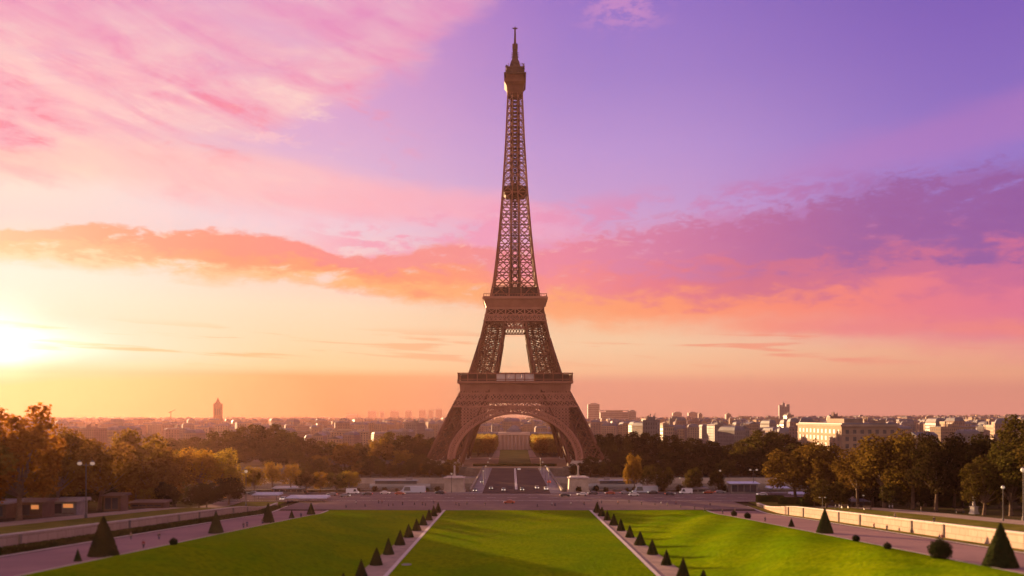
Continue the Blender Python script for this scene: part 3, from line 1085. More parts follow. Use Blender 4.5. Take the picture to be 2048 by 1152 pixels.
    for s in (1, -1):
        for k in range(0, 13):
            u = -40.4 + k * 80.8 / 12
            mb.bar((u, s * 40.6, 59.9), (u, s * 40.6, 65.0), .55)
            mb.bar((s * 40.6, u, 59.9), (s * 40.6, u, 65.0), .55)
        for z in (61.1, 65.3):
            mb.bar((-41, s * 40.6, z), (41, s * 40.6, z), .5 if z < 65 else .9)
            mb.bar((s * 40.6, -41, z), (s * 40.6, 41, z), .5 if z < 65 else .9)
    mb.build('gallery', IRON, deck1)
    for s in (1, -1):
        for t in (1, -1):
            mb = MB()
            mb.box(*sorted((t * 13.6, t * 38.5)), *sorted((s * 33, s * 38.6)), 59.91, 64.8)
            mb.build('pavilion', IRON_DARK, deck1)
            mb = MB()
            mb.box(*sorted((s * 33, s * 38.49)), *sorted((t * 13.6, t * 32.9)), 59.91, 64.79)
            mb.build('pavilion', IRON_DARK, deck1)
    for s in (1, -1):
        mb = MB()
        for k in range(3):
            mb.box(-13.4 + k * 9.0, -13.4 + k * 9.0 + 8.8, *sorted((s * 37.4, s * 38.9)), 59.92, 65.0)
        mb.build('glass_balustrade', PANEL, deck1)
        mb = MB()
        for k in range(3):
            mb.box(*sorted((s * 37.4, s * 38.9)), -13.4 + k * 9.0, -13.4 + k * 9.0 + 8.8, 59.92, 65.0)
        mb.build('glass_balustrade', PANEL, deck1)

    # floor beams, and a dark ring added as shade behind the girder lattice
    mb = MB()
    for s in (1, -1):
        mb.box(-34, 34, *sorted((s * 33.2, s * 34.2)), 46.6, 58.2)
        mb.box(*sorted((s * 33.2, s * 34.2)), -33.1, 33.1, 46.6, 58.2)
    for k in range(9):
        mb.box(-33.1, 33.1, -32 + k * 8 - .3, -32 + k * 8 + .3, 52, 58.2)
    mb.build('beam_backing', IRON_DARK, deck1)
    # second floor
    mb = MB()
    mb.frust(0, 0, 21.0, 21.0, 23.2, 23.2, 114.7, 120.6)
    mb.box(-23.9, 23.9, -23.9, 23.9, 120.65, 122.0)
    mb.box(-23.4, 23.4, -23.4, 23.4, 122.02, 122.5)
    deck2 = mb.build('second_floor_deck', IRON_PALE, T)
    mb = MB()
    for s in (1, -1):
        for k in range(25):
            u = -23 + k * 46 / 24
            mb.bar((u, s * 23.1, 122.5), (u, s * 23.1, 124.3), .22)
            mb.bar((s * 23.1, u, 122.5), (s * 23.1, u, 124.3), .22)
        mb.bar((-23.2, s * 23.1, 124.3), (23.2, s * 23.1, 124.3), .35)
        mb.bar((s * 23.1, -23.2, 124.3), (s * 23.1, 23.2, 124.3), .35)
    mb.build('railing', IRON, deck2)
    mb = MB()
    mb.frust(0, 0, 19.2, 19.2, 18.6, 18.6, 109.4, 114.6)
    mb.build('dark_backing', IRON_DARK, deck2)  # dark box added behind the belt so its openings read as shaded
    mb = MB()
    mb.frust(0, 0, 17.6, 17.6, 16.6, 16.6, 122.55, 129.4)
    mb.box(-17.4, 17.4, -17.4, 17.4, 129.42, 130.1)
    for k in range(9):
        u = -15 + k * 30 / 8
        for s in (1, -1):
            mb.bar((u, s * 17.9, 122.5), (u, s * 17.9, 128.4), .5)
            mb.bar((s * 17.9, u, 122.5), (s * 17.9, u, 128.4), .5)
    mb.build('upper_pavilion', IRON_DARK, deck2)

    # shaft
    lv = [122.5]
    h = 11.0
    while lv[-1] < 276:
        lv.append(lv[-1] + h)
        h *= 0.945
        if h < 5.4:
            h = 5.4
    lv[-1] = 279
    mb = MB()
    core = MB()
    for a, b in zip(lv, lv[1:]):
        A_, B_ = wo(a) - .4, wo(b) - .4
        ca, cb = (wi(a) if a < 200 else 2.6), (wi(b) if b < 200 else 2.6)
        th = 1.5 - 0.7 * (a - 122) / 156
        for sx in (1, -1):
            for sy in (1, -1):
                mb.bar((sx * A_, sy * A_, a), (sx * B_, sy * B_, b), th)
                # inner pairs of chords that close in on each other with height
                mb.bar((sx * ca * .75, sy * A_, a), (sx * cb * .75, sy * B_, b), th * .7)
                mb.bar((sx * A_, sy * ca * .75, a), (sx * B_, sy * cb * .75, b), th * .7)
        for s in (1, -1):
            for (ua, ub, va, vb) in ((-A_, -B_, -ca * .75, -cb * .75), (A_, B_, ca * .75, cb * .75)):
                fine = 0
                xpanel(mb, (ua, s * A_, a), (va, s * A_, a), (ub, s * B_, b), (vb, s * B_, b), th * .50, fine, .6)
                xpanel(mb, (s * A_, ua, a), (s * A_, va, a), (s * B_, ub, b), (s * B_, vb, b), th * .50, fine, .6)
            mb.bar((-B_, s * B_, b), (B_, s * B_, b), th * .42)
            mb.bar((s * B_, -B_, b), (s * B_, B_, b), th * .42)
        c = 2.9
        for sx in (1, -1):
            for sy in (1, -1):
                core.bar((sx * c, sy * c, a), (sx * c, sy * c, b), 1.5)
            for k in range(2):
                z0, z1 = a + (b - a) * k / 2, a + (b - a) * (k + 1) / 2
                core.bar((-c, sx * c, z0), (c, sx * c, z1), .6)
                core.bar((c, sx * c, z0), (-c, sx * c, z1), .6)
                core.bar((sx * c, -c, z0), (sx * c, c, z1), .6)
        core.bar((-B_, 0, b), (B_, 0, b), .6)
        core.bar((0, -B_, b), (0, B_, b), .6)
    mb.build('shaft', IRON, T)
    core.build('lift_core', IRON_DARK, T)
    mb = MB()
    mb.frust(0, 0, 7.0, 7.0, 9.2, 9.2, 200.5, 204.5)
    mb.box(-8.6, 8.6, -8.6, 8.6, 204.55, 206.6)
    mb.frust(0, 0, 6.4, 6.4, 3.0, 3.0, 206.65, 210)
    mb.build('changeover_platform', IRON_DARK, T)

    # top
    mb = MB()
    mb.frust(0, 0, 5.7, 5.7, 6.2, 6.2, 277.5, 280.5)
    mb.frust(0, 0, 6.0, 6.0, 6.4, 6.4, 280.55, 283.0)
    mb.frust(0, 0, 6.5, 6.5, 8.1, 8.1, 283.05, 285.4)
    mb.box(-8.1, 8.1, -8.1, 8.1, 285.45, 287.8)
    for k in range(9):
        u = -7.6 + k * 15.2 / 8
        for s in (1, -1):
            mb.bar((u, s * 7.8, 287.8), (u, s * 7.8, 291.2), .35)
            mb.bar((s * 7.8, u, 287.8), (s * 7.8, u, 291.2), .35)
    mb.box(-6.9, 6.9, -6.9, 6.9, 287.85, 291.1)
    mb.build('top_cabin', SHADED_IRON, T)
    mb = MB()
    mb.box(-8.3, 8.3, -8.3, 8.3, 291.2, 292.2)
    mb.frust(0, 0, 6.2, 6.2, 6.6, 6.6, 292.25, 296.2)
    mb.box(-7.1, 7.1, -7.1, 7.1, 296.25, 297.0)
    rr = random.Random(3)
    for k in range(34):
        a = 2 * math.pi * k / 34
        x, y = 6.8 * math.cos(a), 6.8 * math.sin(a)
        x, y = max(-6.6, min(6.6, x * 1.25)), max(-6.6, min(6.6, y * 1.25))
        hh = rr.uniform(1.0, 3.0)
        mb.bar((x, y, 297), (x, y, 297 + hh), .4)
        if k % 3 == 0:
            mb.bar((x - .9, y, 296.8 + hh), (x + .9, y, 296.8 + hh), .5)
            mb.box(x - .6, x + .6, y - .6, y + .6, 293.0, 294.6)
    mb.build('top_platform', IRON_DARK, T)
    mb = MB()
    mb.frust(0, 0, 4.6, 4.6, 2.9, 2.9, 297.0, 301.5)
    mb.frust(0, 0, 3.4, 3.4, 2.0, 2.0, 301.52, 305.0)
    mb.frust(0, 0, 2.2, 2.2, 1.5, 1.5, 305.02, 312.0)
    for z in (299, 303, 307, 309.5):
        for s in (1, -1):
            mb.bar((-2.8, s * 1.4, z), (2.8, s * 1.4, z), .4)
            mb.bar((s * 1.4, -2.8, z), (s * 1.4, 2.8, z), .4)
    mb.box(-2.0, 2.0, -2.0, 2.0, 312.02, 316.2)
    mb.lathe([(1.0, 316.2), (.75, 322), (.6, 328.4)], 10)
    mb.bar((-1.9, 0, 328.6), (1.9, 0, 328.6), .7)
    mb.bar((0, -1.9, 328.6), (0, 1.9, 328.6), .7)
    mb.lathe([(.3, 328.5), (.15, 330.2)], 8)
    mb.build('antenna', IRON_DARK, T)


build_tower()
# ------------------------------------------------------------------ placing things by looking at the photo once, at their real distance
def ground(px, py, dmin=100.0, dmax=900.0):
    """point of the terrain seen at a photo pixel."""
    d = dmin
    while d < dmax:
        X = (px - 1024) / FPX * d
        z = CAM_Z - (py - 832) / FPX * d
        if z <= zg(X, d):
            return Vector((X, d, zg(X, d)))
        d += 0.25
    return Vector(((px - 1024) / FPX * d, d, 0.0))


def at(px, d, z=None):
    X = (px - 1024) / FPX * d
    return Vector((X, d, zg(X, d) if z is None else z))


def height_to(py, p):
    """height above p of the photo row py at p's distance."""
    return CAM_Z - (py - 832) / FPX * p.y - p.z


# ------------------------------------------------------------------ trees
def crown_mesh(name, seed, lobes, leaves, size, mat, squash=1.0, stray=1.16):
    """leaf clumps spread through and over a set of lobes (x, y, z, r)."""
    r = random.Random(seed)
    mb = MB()
    tot = sum(l[3] ** 2 for l in lobes)
    for (lx, ly, lz, lr) in lobes:
        n = int(leaves * lr * lr / tot)
        for _ in range(n):
            while True:
                d = Vector((r.uniform(-1, 1), r.uniform(-1, 1), r.uniform(-1, 1)))
                if 0.05 < d.length < 1:
                    break
            d.normalize()
            # bumpy lobes: more leaves near the skin, some deep inside, some stray twigs
            q = r.random()
            rad = lr * ((0.72 + 0.28 * r.random()) if q < 0.68 else (r.uniform(0.25, 0.75) if q < 0.93 else r.uniform(.98, stray)))
            rad *= 1 + 0.13 * math.sin(5 * d.x + seed) * math.sin(4 * d.y + 1.7 * seed) + 0.10 * math.sin(9 * d.z + d.x * 7)
            c = Vector((lx, ly, lz)) + Vector((d.x, d.y, d.z * squash)) * rad
            nrm = (d + Vector((r.uniform(-1, 1), r.uniform(-1, 1), r.uniform(-0.6, 1))) * 0.9).normalized()
            s = size * r.uniform(0.55, 1.3)
            t = nrm.cross(Vector((r.uniform(-1, 1), r.uniform(-1, 1), r.uniform(-1, 1)))).normalized()
            b = nrm.cross(t)
            k = nrm * (s * 0.25)
            mb.quad(c - t * s * .5 - k * .4, c - b * s * .42 + k * .2, c + t * s * .5 - k * .4, c + b * s * .42 + k * .2)
    return mb.mesh(name, mat)


def trunk_mesh(name, seed, h, r0, lobes):
    r = random.Random(seed)
    mb = MB()
    lean = Vector((r.uniform(-.4, .4), r.uniform(-.4, .4), 0))
    top = Vector((0, 0, h)) + lean
    mb.tube([(0, 0, -0.5), (0, 0, 0.25), tuple(top * 0.5), tuple(top)], [r0 * 1.5, r0 * 1.05, r0 * .8, r0 * .6], 8)
    for (lx, ly, lz, lr) in lobes:
        m = top.lerp(Vector((lx, ly, lz)), .5) + Vector((0, 0, -lr * .15))
        mb.tube([tuple(top * r.uniform(.78, .98)), tuple(m), (lx, ly, lz + lr * .3)], [r0 * .45, r0 * .28, r0 * .08], 5)
    return mb.mesh(name, BARK, True)


def make_lobes(seed, n, R0, z0, z1, rl):
    r = random.Random(seed)
    out = [(0, 0, (z0 + z1) / 2, rl * 1.15)]
    for i in range(n):
        a = i * 2.4 + r.uniform(-.5, .5)
        t = (i + .5) / n
        z = z0 + (z1 - z0) * t
        rad = R0 * math.sqrt(max(0.05, 1 - (1.35 * (t - .38)) ** 2)) * r.uniform(.65, 1.0)
        out.append((rad * math.cos(a), rad * math.sin(a), z, rl * r.uniform(.6, 1.05) * (1 - .25 * t)))
    return out


TREE_PROTOS = []
# every prototype: 20 m tall, about 14 m wide
for seed, n, R0, z0, z1, rl, th, lv, sz in ((1, 14, 4.9, 6.6, 16.6, 3.3, 5.6, 6200, .62), (2, 16, 5.2, 6.2, 16.8, 3.1, 5.2, 6200, .62), (3, 12, 4.6, 7.0, 16.2, 3.5, 6.0, 5800, .66),
                                            (4, 18, 5.0, 5.0, 17.0, 2.8, 4.4, 6400, .58), (5, 13, 4.2, 7.6, 17.2, 3.0, 6.4, 3600, .60)):
    lb = make_lobes(seed, n, R0, z0, z1, rl)
    TREE_PROTOS.append((crown_mesh('leafy_crown', seed, lb, lv, sz, LEAF_OLIVE), trunk_mesh('tree_trunk', seed, th, .42, lb)))
# cheaper crowns for trees far off
FAR_PROTOS = []
for seed in (11, 12, 13):
    lb = make_lobes(seed, 15, 5.0, 4.6, 16.8, 3.2)
    FAR_PROTOS.append((crown_mesh('leafy_crown', seed, lb, 3400, .85, LEAF_OLIVE), trunk_mesh('tree_trunk', seed, 4.4, .42, lb)))


def tree(p, h, w, mat, protos=None, k=None, name='tree'):
    protos = protos or TREE_PROTOS
    cm, tm = protos[rnd.randrange(len(protos)) if k is None else k % len(protos)]
    root = empty(name, p, rnd.uniform(0, 6.28))
    root.scale = (w / 14.0, w / 14.0, h / 20.0)
    c = link('crown', cm, root)
    c.material_slots[0].link = 'OBJECT'
    c.material_slots[0].material = mat
    link('trunk', tm, root)
    return root


MATW = {id(LEAF_BRONZE): 'bronze brown', id(LEAF_OLIVE): 'olive', id(LEAF_DARK): 'dark green', id(LEAF_GOLD): 'golden', id(LEAF_LIME): 'yellow green', id(LEAF_GLARE): 'amber', id(LEAF_RUSSET): 'russet brown'}


def tree_desc(o):
    crown = o.children[0] if o.children[0].name.startswith('crown') else o.children[1]
    c = MATW[id(crown.material_slots[0].material)]
    h = o.scale.z * 20
    size = 'tall' if h > 25 else ('small' if h < 15 else 'bushy')
    return '%s %s tree' % (size, c)


def tree_row(rows, where, group, protos=None, far=False):
    objs = []
    for px, ytop, d, wpx, mat in rows:
        p = at(px, d)
        h = height_to(ytop, p)
        w = wpx * d / FPX
        objs.append(tree(p, max(5, h), w, mat, protos))
    label_by_order(objs, tree_desc, where, 'tree', group)
    return objs


AM = LEAF_GLARE
RU = LEAF_RUSSET
BR, OL, DK, GO, LI = LEAF_BRONZE, LEAF_OLIVE, LEAF_DARK, LEAF_GOLD, LEAF_LIME
tree_row([
    (-95, 792, 190, 224, BR), (38, 783, 205, 218, AM), (-30, 850, 228, 177, BR), (118, 842, 235, 147, BR), (60, 875, 262, 153, AM), (198, 866, 262, 153, BR), (150, 905, 285, 129, BR),
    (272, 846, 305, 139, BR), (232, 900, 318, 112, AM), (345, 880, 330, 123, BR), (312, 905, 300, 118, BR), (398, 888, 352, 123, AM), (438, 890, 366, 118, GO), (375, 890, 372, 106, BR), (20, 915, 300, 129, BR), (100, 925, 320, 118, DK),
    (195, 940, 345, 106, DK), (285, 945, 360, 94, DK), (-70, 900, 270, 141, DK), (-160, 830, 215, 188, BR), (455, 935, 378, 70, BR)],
    'among trees beyond the left wall', 'trees beyond the left promenade wall')
tree_row([(508, 928, 384, 48, BR), (545, 918, 386, 58, GO), (582, 922, 383, 52, GO), (612, 940, 380, 50, OL), (640, 938, 384, 48, GO), (672, 942, 382, 50, OL), (700, 938, 386, 44, GO)],
    'in the low row on the left river bank', 'low trees on the left river bank')
tree_row([
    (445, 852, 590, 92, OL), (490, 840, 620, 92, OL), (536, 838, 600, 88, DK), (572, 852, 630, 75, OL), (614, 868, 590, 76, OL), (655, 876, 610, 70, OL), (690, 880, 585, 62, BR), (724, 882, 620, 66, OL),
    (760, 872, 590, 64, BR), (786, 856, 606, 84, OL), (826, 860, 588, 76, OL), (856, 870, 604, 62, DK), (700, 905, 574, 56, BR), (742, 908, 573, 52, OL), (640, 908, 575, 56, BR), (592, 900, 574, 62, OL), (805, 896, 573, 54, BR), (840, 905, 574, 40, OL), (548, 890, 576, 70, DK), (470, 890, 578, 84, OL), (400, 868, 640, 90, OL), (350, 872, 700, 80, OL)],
    'in the wood left of the tower', 'trees across the river left of the tower', FAR_PROTOS)
tree_row([
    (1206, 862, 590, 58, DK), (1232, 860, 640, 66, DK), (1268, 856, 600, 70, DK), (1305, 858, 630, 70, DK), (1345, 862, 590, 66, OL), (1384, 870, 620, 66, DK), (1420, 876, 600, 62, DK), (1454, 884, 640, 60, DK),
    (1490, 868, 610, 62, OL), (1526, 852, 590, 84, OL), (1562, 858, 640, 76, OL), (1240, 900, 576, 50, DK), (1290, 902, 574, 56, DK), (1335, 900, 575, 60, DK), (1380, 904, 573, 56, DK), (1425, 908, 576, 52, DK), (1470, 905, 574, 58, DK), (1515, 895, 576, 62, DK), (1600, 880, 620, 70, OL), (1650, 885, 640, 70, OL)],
    'in the dark wood right of the tower', 'trees across the river right of the tower', FAR_PROTOS)
tree_row([(1268, 902, 384, 46, GO), (1296, 925, 386, 44, OL), (1330, 928, 380, 46, OL), (1388, 930, 384, 48, OL), (1432, 936, 386, 40, OL)],
    'in the low row on the right river bank', 'low trees on the right river bank')
tree_row([
    (1592, 884, 345, 126, RU), (1640, 872, 330, 117, RU), (1668, 915, 352, 97, DK), (1716, 884, 300, 122, RU), (1770, 850, 285, 161, RU), (1826, 862, 272, 134, RU), (1872, 852, 258, 126, DK), (1908, 876, 290, 109, RU),
    (1942, 852, 280, 134, DK), (1968, 900, 232, 112, OL), (2022, 870, 228, 134, OL), (2056, 800, 250, 158, OL), (2110, 830, 215, 146, OL), (1745, 915, 320, 109, DK), (1850, 915, 325, 109, DK), (1925, 915, 318, 109, DK), (2000, 905, 290, 109, DK), (2065, 905, 262, 122, DK), (1690, 935, 358, 73, DK), (1800, 925, 340, 97, DK), (2150, 860, 240, 158, DK)],
    'among trees beyond the right wall', 'trees beyond the right promenade wall')
def shrub_row(seed, n, px0, px1, d0, d1, h0, h1, mats, where, group, zfix=None):
    r = random.Random(seed)
    objs = []
    for i in range(n):
        d = r.uniform(d0, d1)
        p = at(px0 + (px1 - px0) * (i + r.uniform(.2, .8)) / n, d, zfix)
        h = r.uniform(h0, h1)
        o = tree(p, h, h * r.uniform(.85, 1.25), r.choice(mats), FAR_PROTOS)
        objs.append(o)
    label_by_order(objs, tree_desc, where, 'tree', group)


shrub_row(21, 18, 600, 905, 556, 563, 8, 14, (DK, OL, BR, OL), 'in the low row under left embankment wall', 'low trees on the left lower quay', -5.5)
shrub_row(22, 26, 1150, 1640, 556, 563, 10, 16, (DK, DK, OL), 'in the low row under right embankment wall', 'low trees on the right lower quay', -5.5)
shrub_row(23, 16, -40, 470, 268, 350, 7, 12, (DK, OL, BR), 'in the undergrowth behind the left kiosks', 'undergrowth trees behind the left kiosks')
shrub_row(24, 18, 1610, 2090, 270, 345, 7, 12, (DK, DK, OL), 'in the undergrowth beyond the right terrace', 'undergrowth trees beyond the right terrace')
# clipped trees along the long lawn behind the tower
boxy = []
for i in range(2):
    r = random.Random(40 + i)
    lobes = [(x, y, z, 3.4) for x in (-2.6, 2.6) for y in (-2.6, 2.6) for z in (6.0, 10.4)] + [(0, 0, 8.5, 4.6)]
    boxy.append((crown_mesh('clipped_crown', 40 + i, lobes, 2600, .95, LEAF_LIME), trunk_mesh('tree_trunk', 40 + i, 4.0, .35, lobes[:4])))
rowo = {1: [], -1: []}
for s in (1, -1):
    for j, y in enumerate(frange(722, 866, 10)):
        for k, x in enumerate((22.5, 31.5, 40.5)):
            o = tree((AX + s * x, y + (k % 2) * 4, 0), 24.5 - .25 * k, 14.6, LI if (j + k) % 3 else GO, boxy, name='clipped_tree')
            rowo[s].append(o)
for s, w in ((1, 'right'), (-1, 'left')):
    for k, o in enumerate(rowo[s]):
        j, c = divmod(k, 3)
        tag(o, 'square clipped yellow green tree, %s from tower, %s column on %s of long lawn' % (ordn(j), ('inner', 'middle', 'outer')[c], w), 'tree', 'clipped trees along the long lawn')

# ------------------------------------------------------------------ clipped shrubs
def cone_mesh(name, seed, h, r0, point=1.0):
    r = random.Random(seed)
    mb = MB()
    seg, rings = 26, 18
    vs = []
    for i in range(rings + 1):
        t = i / rings
        rad = r0 * ((1 - t) ** point) * (0.9 if i == 0 else 1.0) + 0.06
        for k in range(seg):
            a = 2 * math.pi * k / seg
            q = rad * (1 + r.uniform(-.05, .05))
            vs.append((q * math.cos(a), q * math.sin(a), h * t + r.uniform(-.04, .04)))
    mb.v = vs
    for i in range(rings):
        for k in range(seg):
            k2 = (k + 1) % seg
            mb.f.append((i * seg + k, i * seg + k2, (i + 1) * seg + k2, (i + 1) * seg + k))
            mb.mi.append(0)
    mb.f.append(tuple(rings * seg + k for k in range(seg)))
    mb.mi.append(0)
    for _ in range(900):
        t = 1 - math.sqrt(r.random())
        rad = r0 * ((1 - t) ** point) + .06
        a = r.uniform(0, 6.283)
        c = Vector((rad * math.cos(a), rad * math.sin(a), h * t))
        n = Vector((math.cos(a), math.sin(a), .4)) + Vector((r.uniform(-.7, .7), r.uniform(-.7, .7), r.uniform(-.7, .7)))
        n.normalize()
        s = r.uniform(.12, .26)
        tt = n.cross(Vector((r.random(), r.random(), r.random()))).normalized()
        bb = n.cross(tt)
        c += n * .03
        mb.quad(c - tt * s * .5, c - bb * s * .4, c + tt * s * .5, c + bb * s * .4)
    return mb.mesh(name, CONE_GREEN)


def ball_mesh(name, seed, r0, h):
    return crown_mesh(name, seed, [(0, 0, h * .5, r0), (0, 0, h * .32, r0 * .95)], 4200, .15, CONE_GREEN, squash=h * .5 / r0, stray=1.0)


CONES = [cone_mesh('cone_foliage', 60 + i, 4.0, 1.55, p) for i, p in enumerate((1.0, .88, .95))]
for s, w in ((-1, 'left'), (1, 'right')):
    for i, y in enumerate((150, 166, 182, 198, 215, 231, 247, 262, 277, 291, 304)):
        x = AX + s * x_cone(y)
        o = link('cone_shrub', CONES[(i + s) % 3], None, (x, y, z_lawn(y) - .03))
        f = rnd.uniform(.92, 1.05) * (1.1 if i < 2 else .98)
        q = rnd.uniform(.80, .95)
        o.scale = (f * q, f * q, f * rnd.uniform(.86, .98))
        o.rotation_euler = (rnd.uniform(-.035, .035), rnd.uniform(-.035, .035), rnd.uniform(0, 6))
        tag(o, 'dark clipped cone shrub, %s from the near end of the %s lawn path' % (ordn(i), w), 'shrub', 'cone shrubs along the lawn paths')
big = [(-1, 145.6, 6.9, 2.45, 'largest clipped cone shrub beside the left promenade'), (-1, 201, 5.4, 1.75, 'tall clipped cone shrub, second nearest beside the left promenade'),
       (-1, 244, 5.7, 1.75, 'slender clipped cone shrub, third nearest beside the left promenade'), (-1, 296, 4.2, 1.5, 'small distant cone shrub near the far end of the left promenade'),
       (-1, 270, 2.6, .9, 'thin small cone shrub between larger cones beside left promenade'),
       (-1, 137, 2.1, .62, 'small narrow cone shrub before the largest cone on left'),
       (1, 128.7, 6.8, 2.45, 'largest clipped cone shrub beside the right promenade'), (1, 201, 6.1, 1.95, 'tall clipped cone shrub in the middle of the right promenade edge'),
       (1, 225, 2.3, .85, 'small pointed cone shrub on the right promenade edge')]
for s, y, h, r0, lab in big:
    o = link('cone_shrub', CONES[int(y) % 3], None, (AX + s * 72.4, y, z_path(y) - .05))
    o.scale = (r0 / 1.55, r0 / 1.55, h / 4.0)
    tag(o, lab, 'shrub', 'cone shrubs beside the promenades')
BALL = ball_mesh('round_foliage', 71, 1.0, 1.8)
for px, py, w, lab in ((1880, 1117, 3.5, 'large round clipped bush beside the right promenade'), (1468, 1032, 2.0, 'round bush left of its pair on far right grass edge'),
                       (1495, 1037, 2.1, 'round bush right of its pair on far right grass edge'), (1712, 1083, 1.5, 'small low bush on the right grass edge by tall cone'),
                       (347, 1090, 1.5, 'small round bush on left grass edge between two cones'),
                       (226, 1112, 1.0, 'tiny bush on left grass edge just past the largest cone'), (1775, 1098, 1.3, 'tiny bush on right grass edge left of large round bush')):
    p = ground(px, py)
    o = link('round_bush', BALL, None, p)
    o.scale = (w / 2,) * 3
    tag(o, lab, 'bush')


def hedge_box(name, p, sx, sy, sz, lab, seed, rot=0.0, n=None):
    r = random.Random(seed)
    mb = MB()
    mb.box(-sx / 2 + .1, sx / 2 - .1, -sy / 2 + .1, sy / 2 - .1, -.3, sz - .1)
    n = n or int(26 * (sx * sz + sy * sz + sx * sy))
    for _ in range(min(n, 6000)):
        f = r.random() * (sx * sz * 2 + sy * sz * 2 + sx * sy)
        if f < sx * sz * 2:
            c = Vector((r.uniform(-sx, sx) / 2, r.choice((-1, 1)) * sy / 2, r.uniform(0, sz)))
        elif f < sx * sz * 2 + sy * sz * 2:
            c = Vector((r.choice((-1, 1)) * sx / 2, r.uniform(-sy, sy) / 2, r.uniform(0, sz)))
        else:
            c = Vector((r.uniform(-sx, sx) / 2, r.uniform(-sy, sy) / 2, sz))
        c += Vector((r.uniform(-.08, .08), r.uniform(-.08, .08), r.uniform(-.08, .1)))
        t = Vector((r.uniform(-1, 1), r.uniform(-1, 1), r.uniform(-1, 1))).normalized()
        b = t.cross(Vector((r.uniform(-1, 1), r.uniform(-1, 1), r.uniform(-1, 1)))).normalized()
        s = r.uniform(.15, .34)
        mb.quad(c - t * s * .5, c - b * s * .5, c + t * s * .5, c + b * s * .5)
    o = mb.build(name, HEDGE, None, p)
    o.rotation_euler.z = rot
    tag(o, lab, 'hedge')
    return o


# the long low hedge at the foot of the left wall
r = random.Random(5)
mb = MB()
yy = frange(100, 322, 74)
for a, b in zip(yy, yy[1:]):
    for f in (0,):
        x0, x1 = AX - WALL_X + .3, AX - WALL_X + 3.2
        h0, h1 = 1.05, 1.05
        mb.hexa([(x0, a, z_path(a)), (x1, a, z_path(a)), (x1, b, z_path(b)), (x0, b, z_path(b)), (x0, a, z_path(a) + h0), (x1, a, z_path(a) + h0), (x1, b, z_path(b) + h1), (x0, b, z_path(b) + h1)])
for _ in range(6500):
    y = r.uniform(100, 322)
    top = r.random() < .6
    c = Vector((r.uniform(AX - WALL_X + .3, AX - WALL_X + 3.3) if top else AX - WALL_X + 3.25, y, z_path(y) + (1.08 if top else r.uniform(0, 1.1))))
    t = Vector((r.uniform(-1, 1), r.uniform(-1, 1), r.uniform(-1, 1))).normalized()
    b = t.cross(Vector((r.uniform(-1, 1), r.uniform(-1, 1), r.uniform(-1, 1)))).normalized()
    s = r.uniform(.2, .5)
    mb.quad(c - t * s * .5, c - b * s * .5, c + t * s * .5, c + b * s * .5)
o = mb.build('low_hedge', HEDGE)
tag(o, 'long low dark hedge at the foot of the left wall', 'hedge')
for px, py, sx, sz, lab in ((1540, 1003, 11, 2.4, 'clipped hedge block nearest the kiosks behind the right wall'), (1585, 1008, 11, 2.6, 'clipped hedge block in the middle behind the right wall'),
                            (1627, 1012, 10, 2.8, 'clipped hedge block beside the double lamp behind the right wall'), (1905, 1012, 24, 4.2, 'tall dark hedge behind the pale statue under the trees')):
    p = ground(px, py)
    hedge_box('hedge_block', p, sx, 3.0, sz, lab, int(px))

hedge_box('hedge_block', Vector((AX, 588, 0)), 58, 2.5, 1.7, 'low dark hedge across the foot of the tower beyond the bridge', 99)
# ------------------------------------------------------------------ bridge
def build_bridge():
    root = empty('stone_bridge', (AX, 478, 0))
    tag(root, 'wide stone road bridge crossing the river towards the tower', 'bridge')
    y0, y1 = 387.6 - 478, 566 - 478
    mb = MB()
    mb.box(-21.5, 21.5, y0, y1, -1.6, .10)
    mb.build('deck', STONE, root)
    mb = MB()
    mb.quad((-15.4, y0 - 6, .135), (15.4, y0 - 6, .135), (15.4, y1 + .4, .135), (-15.4, y1 + .4, .135))
    mb.build('roadway', BRIDGE_ROAD, root)
    for s in (1, -1):
        mb = MB()
        x0, x1 = sorted((s * 15.45, s * 20.7))
        mb.box(x0, x1, y0, y1, .102, .30)
        mb.build('pavement', PAVING, root)
        mb = MB()
        x0, x1 = sorted((s * 20.75, s * 21.4))
        mb.box(x0, x1, y0, y1, .102, 1.25)
        x0, x1 = sorted((s * 20.6, s * 21.55))
        mb.box(x0, x1, y0, y1, 1.253, 1.45)
        mb.build('parapet', STONE_DARK, root)
    mb = MB()
    mb.box(-.55, .55, y0 + 14, y1 - 6, .137, .33)
    mb.build('median', PAINT_WHITE, root)
    mb = MB()
    for k in range(14):
        yk = y0 + 16 + k * 11.5
        mb.tube([(0, yk, .33), (0, yk, 1.1)], .14, 6)
    mb.build('bollard_row', METAL_DARK, root)
    for k in range(4):
        yk = y0 + (y1 - y0) * (k + 1) / 5
        mb = MB()
        mb.box(-20.9, 20.9, yk - 2, yk + 2, -9.5, -1.7)
        mb.tube([(-22.7, yk, -9.5), (-22.7, yk, -3.4), (-22.7, yk, -2.6)], [2.4, 2.4, .4], 10)
        mb.build('pier', STONE_DARK, root)
    # shallow arches seen from the bank
    for s in (1, -1):
        mb = MB()
        for k in range(5):
            a, b = y0 + (y1 - y0) * k / 5, y0 + (y1 - y0) * (k + 1) / 5
            n = 10
            for i in range(n):
                t0, t1 = i / n, (i + 1) / n
                za = -2.2 - 4.2 * (2 * t0 - 1) ** 2
                zb = -2.2 - 4.2 * (2 * t1 - 1) ** 2
                ya, yb = a + (b - a) * t0, a + (b - a) * t1
                x0, x1 = sorted((s * 20.95, s * 21.5))
                mb.hexa([(x0, ya, za), (x1, ya, za), (x1, yb, zb), (x0, yb, zb), (x0, ya, -1.62), (x1, ya, -1.62), (x1, yb, -1.62), (x0, yb, -1.62)])
        mb.build('arch_face', STONE, root)


build_bridge()


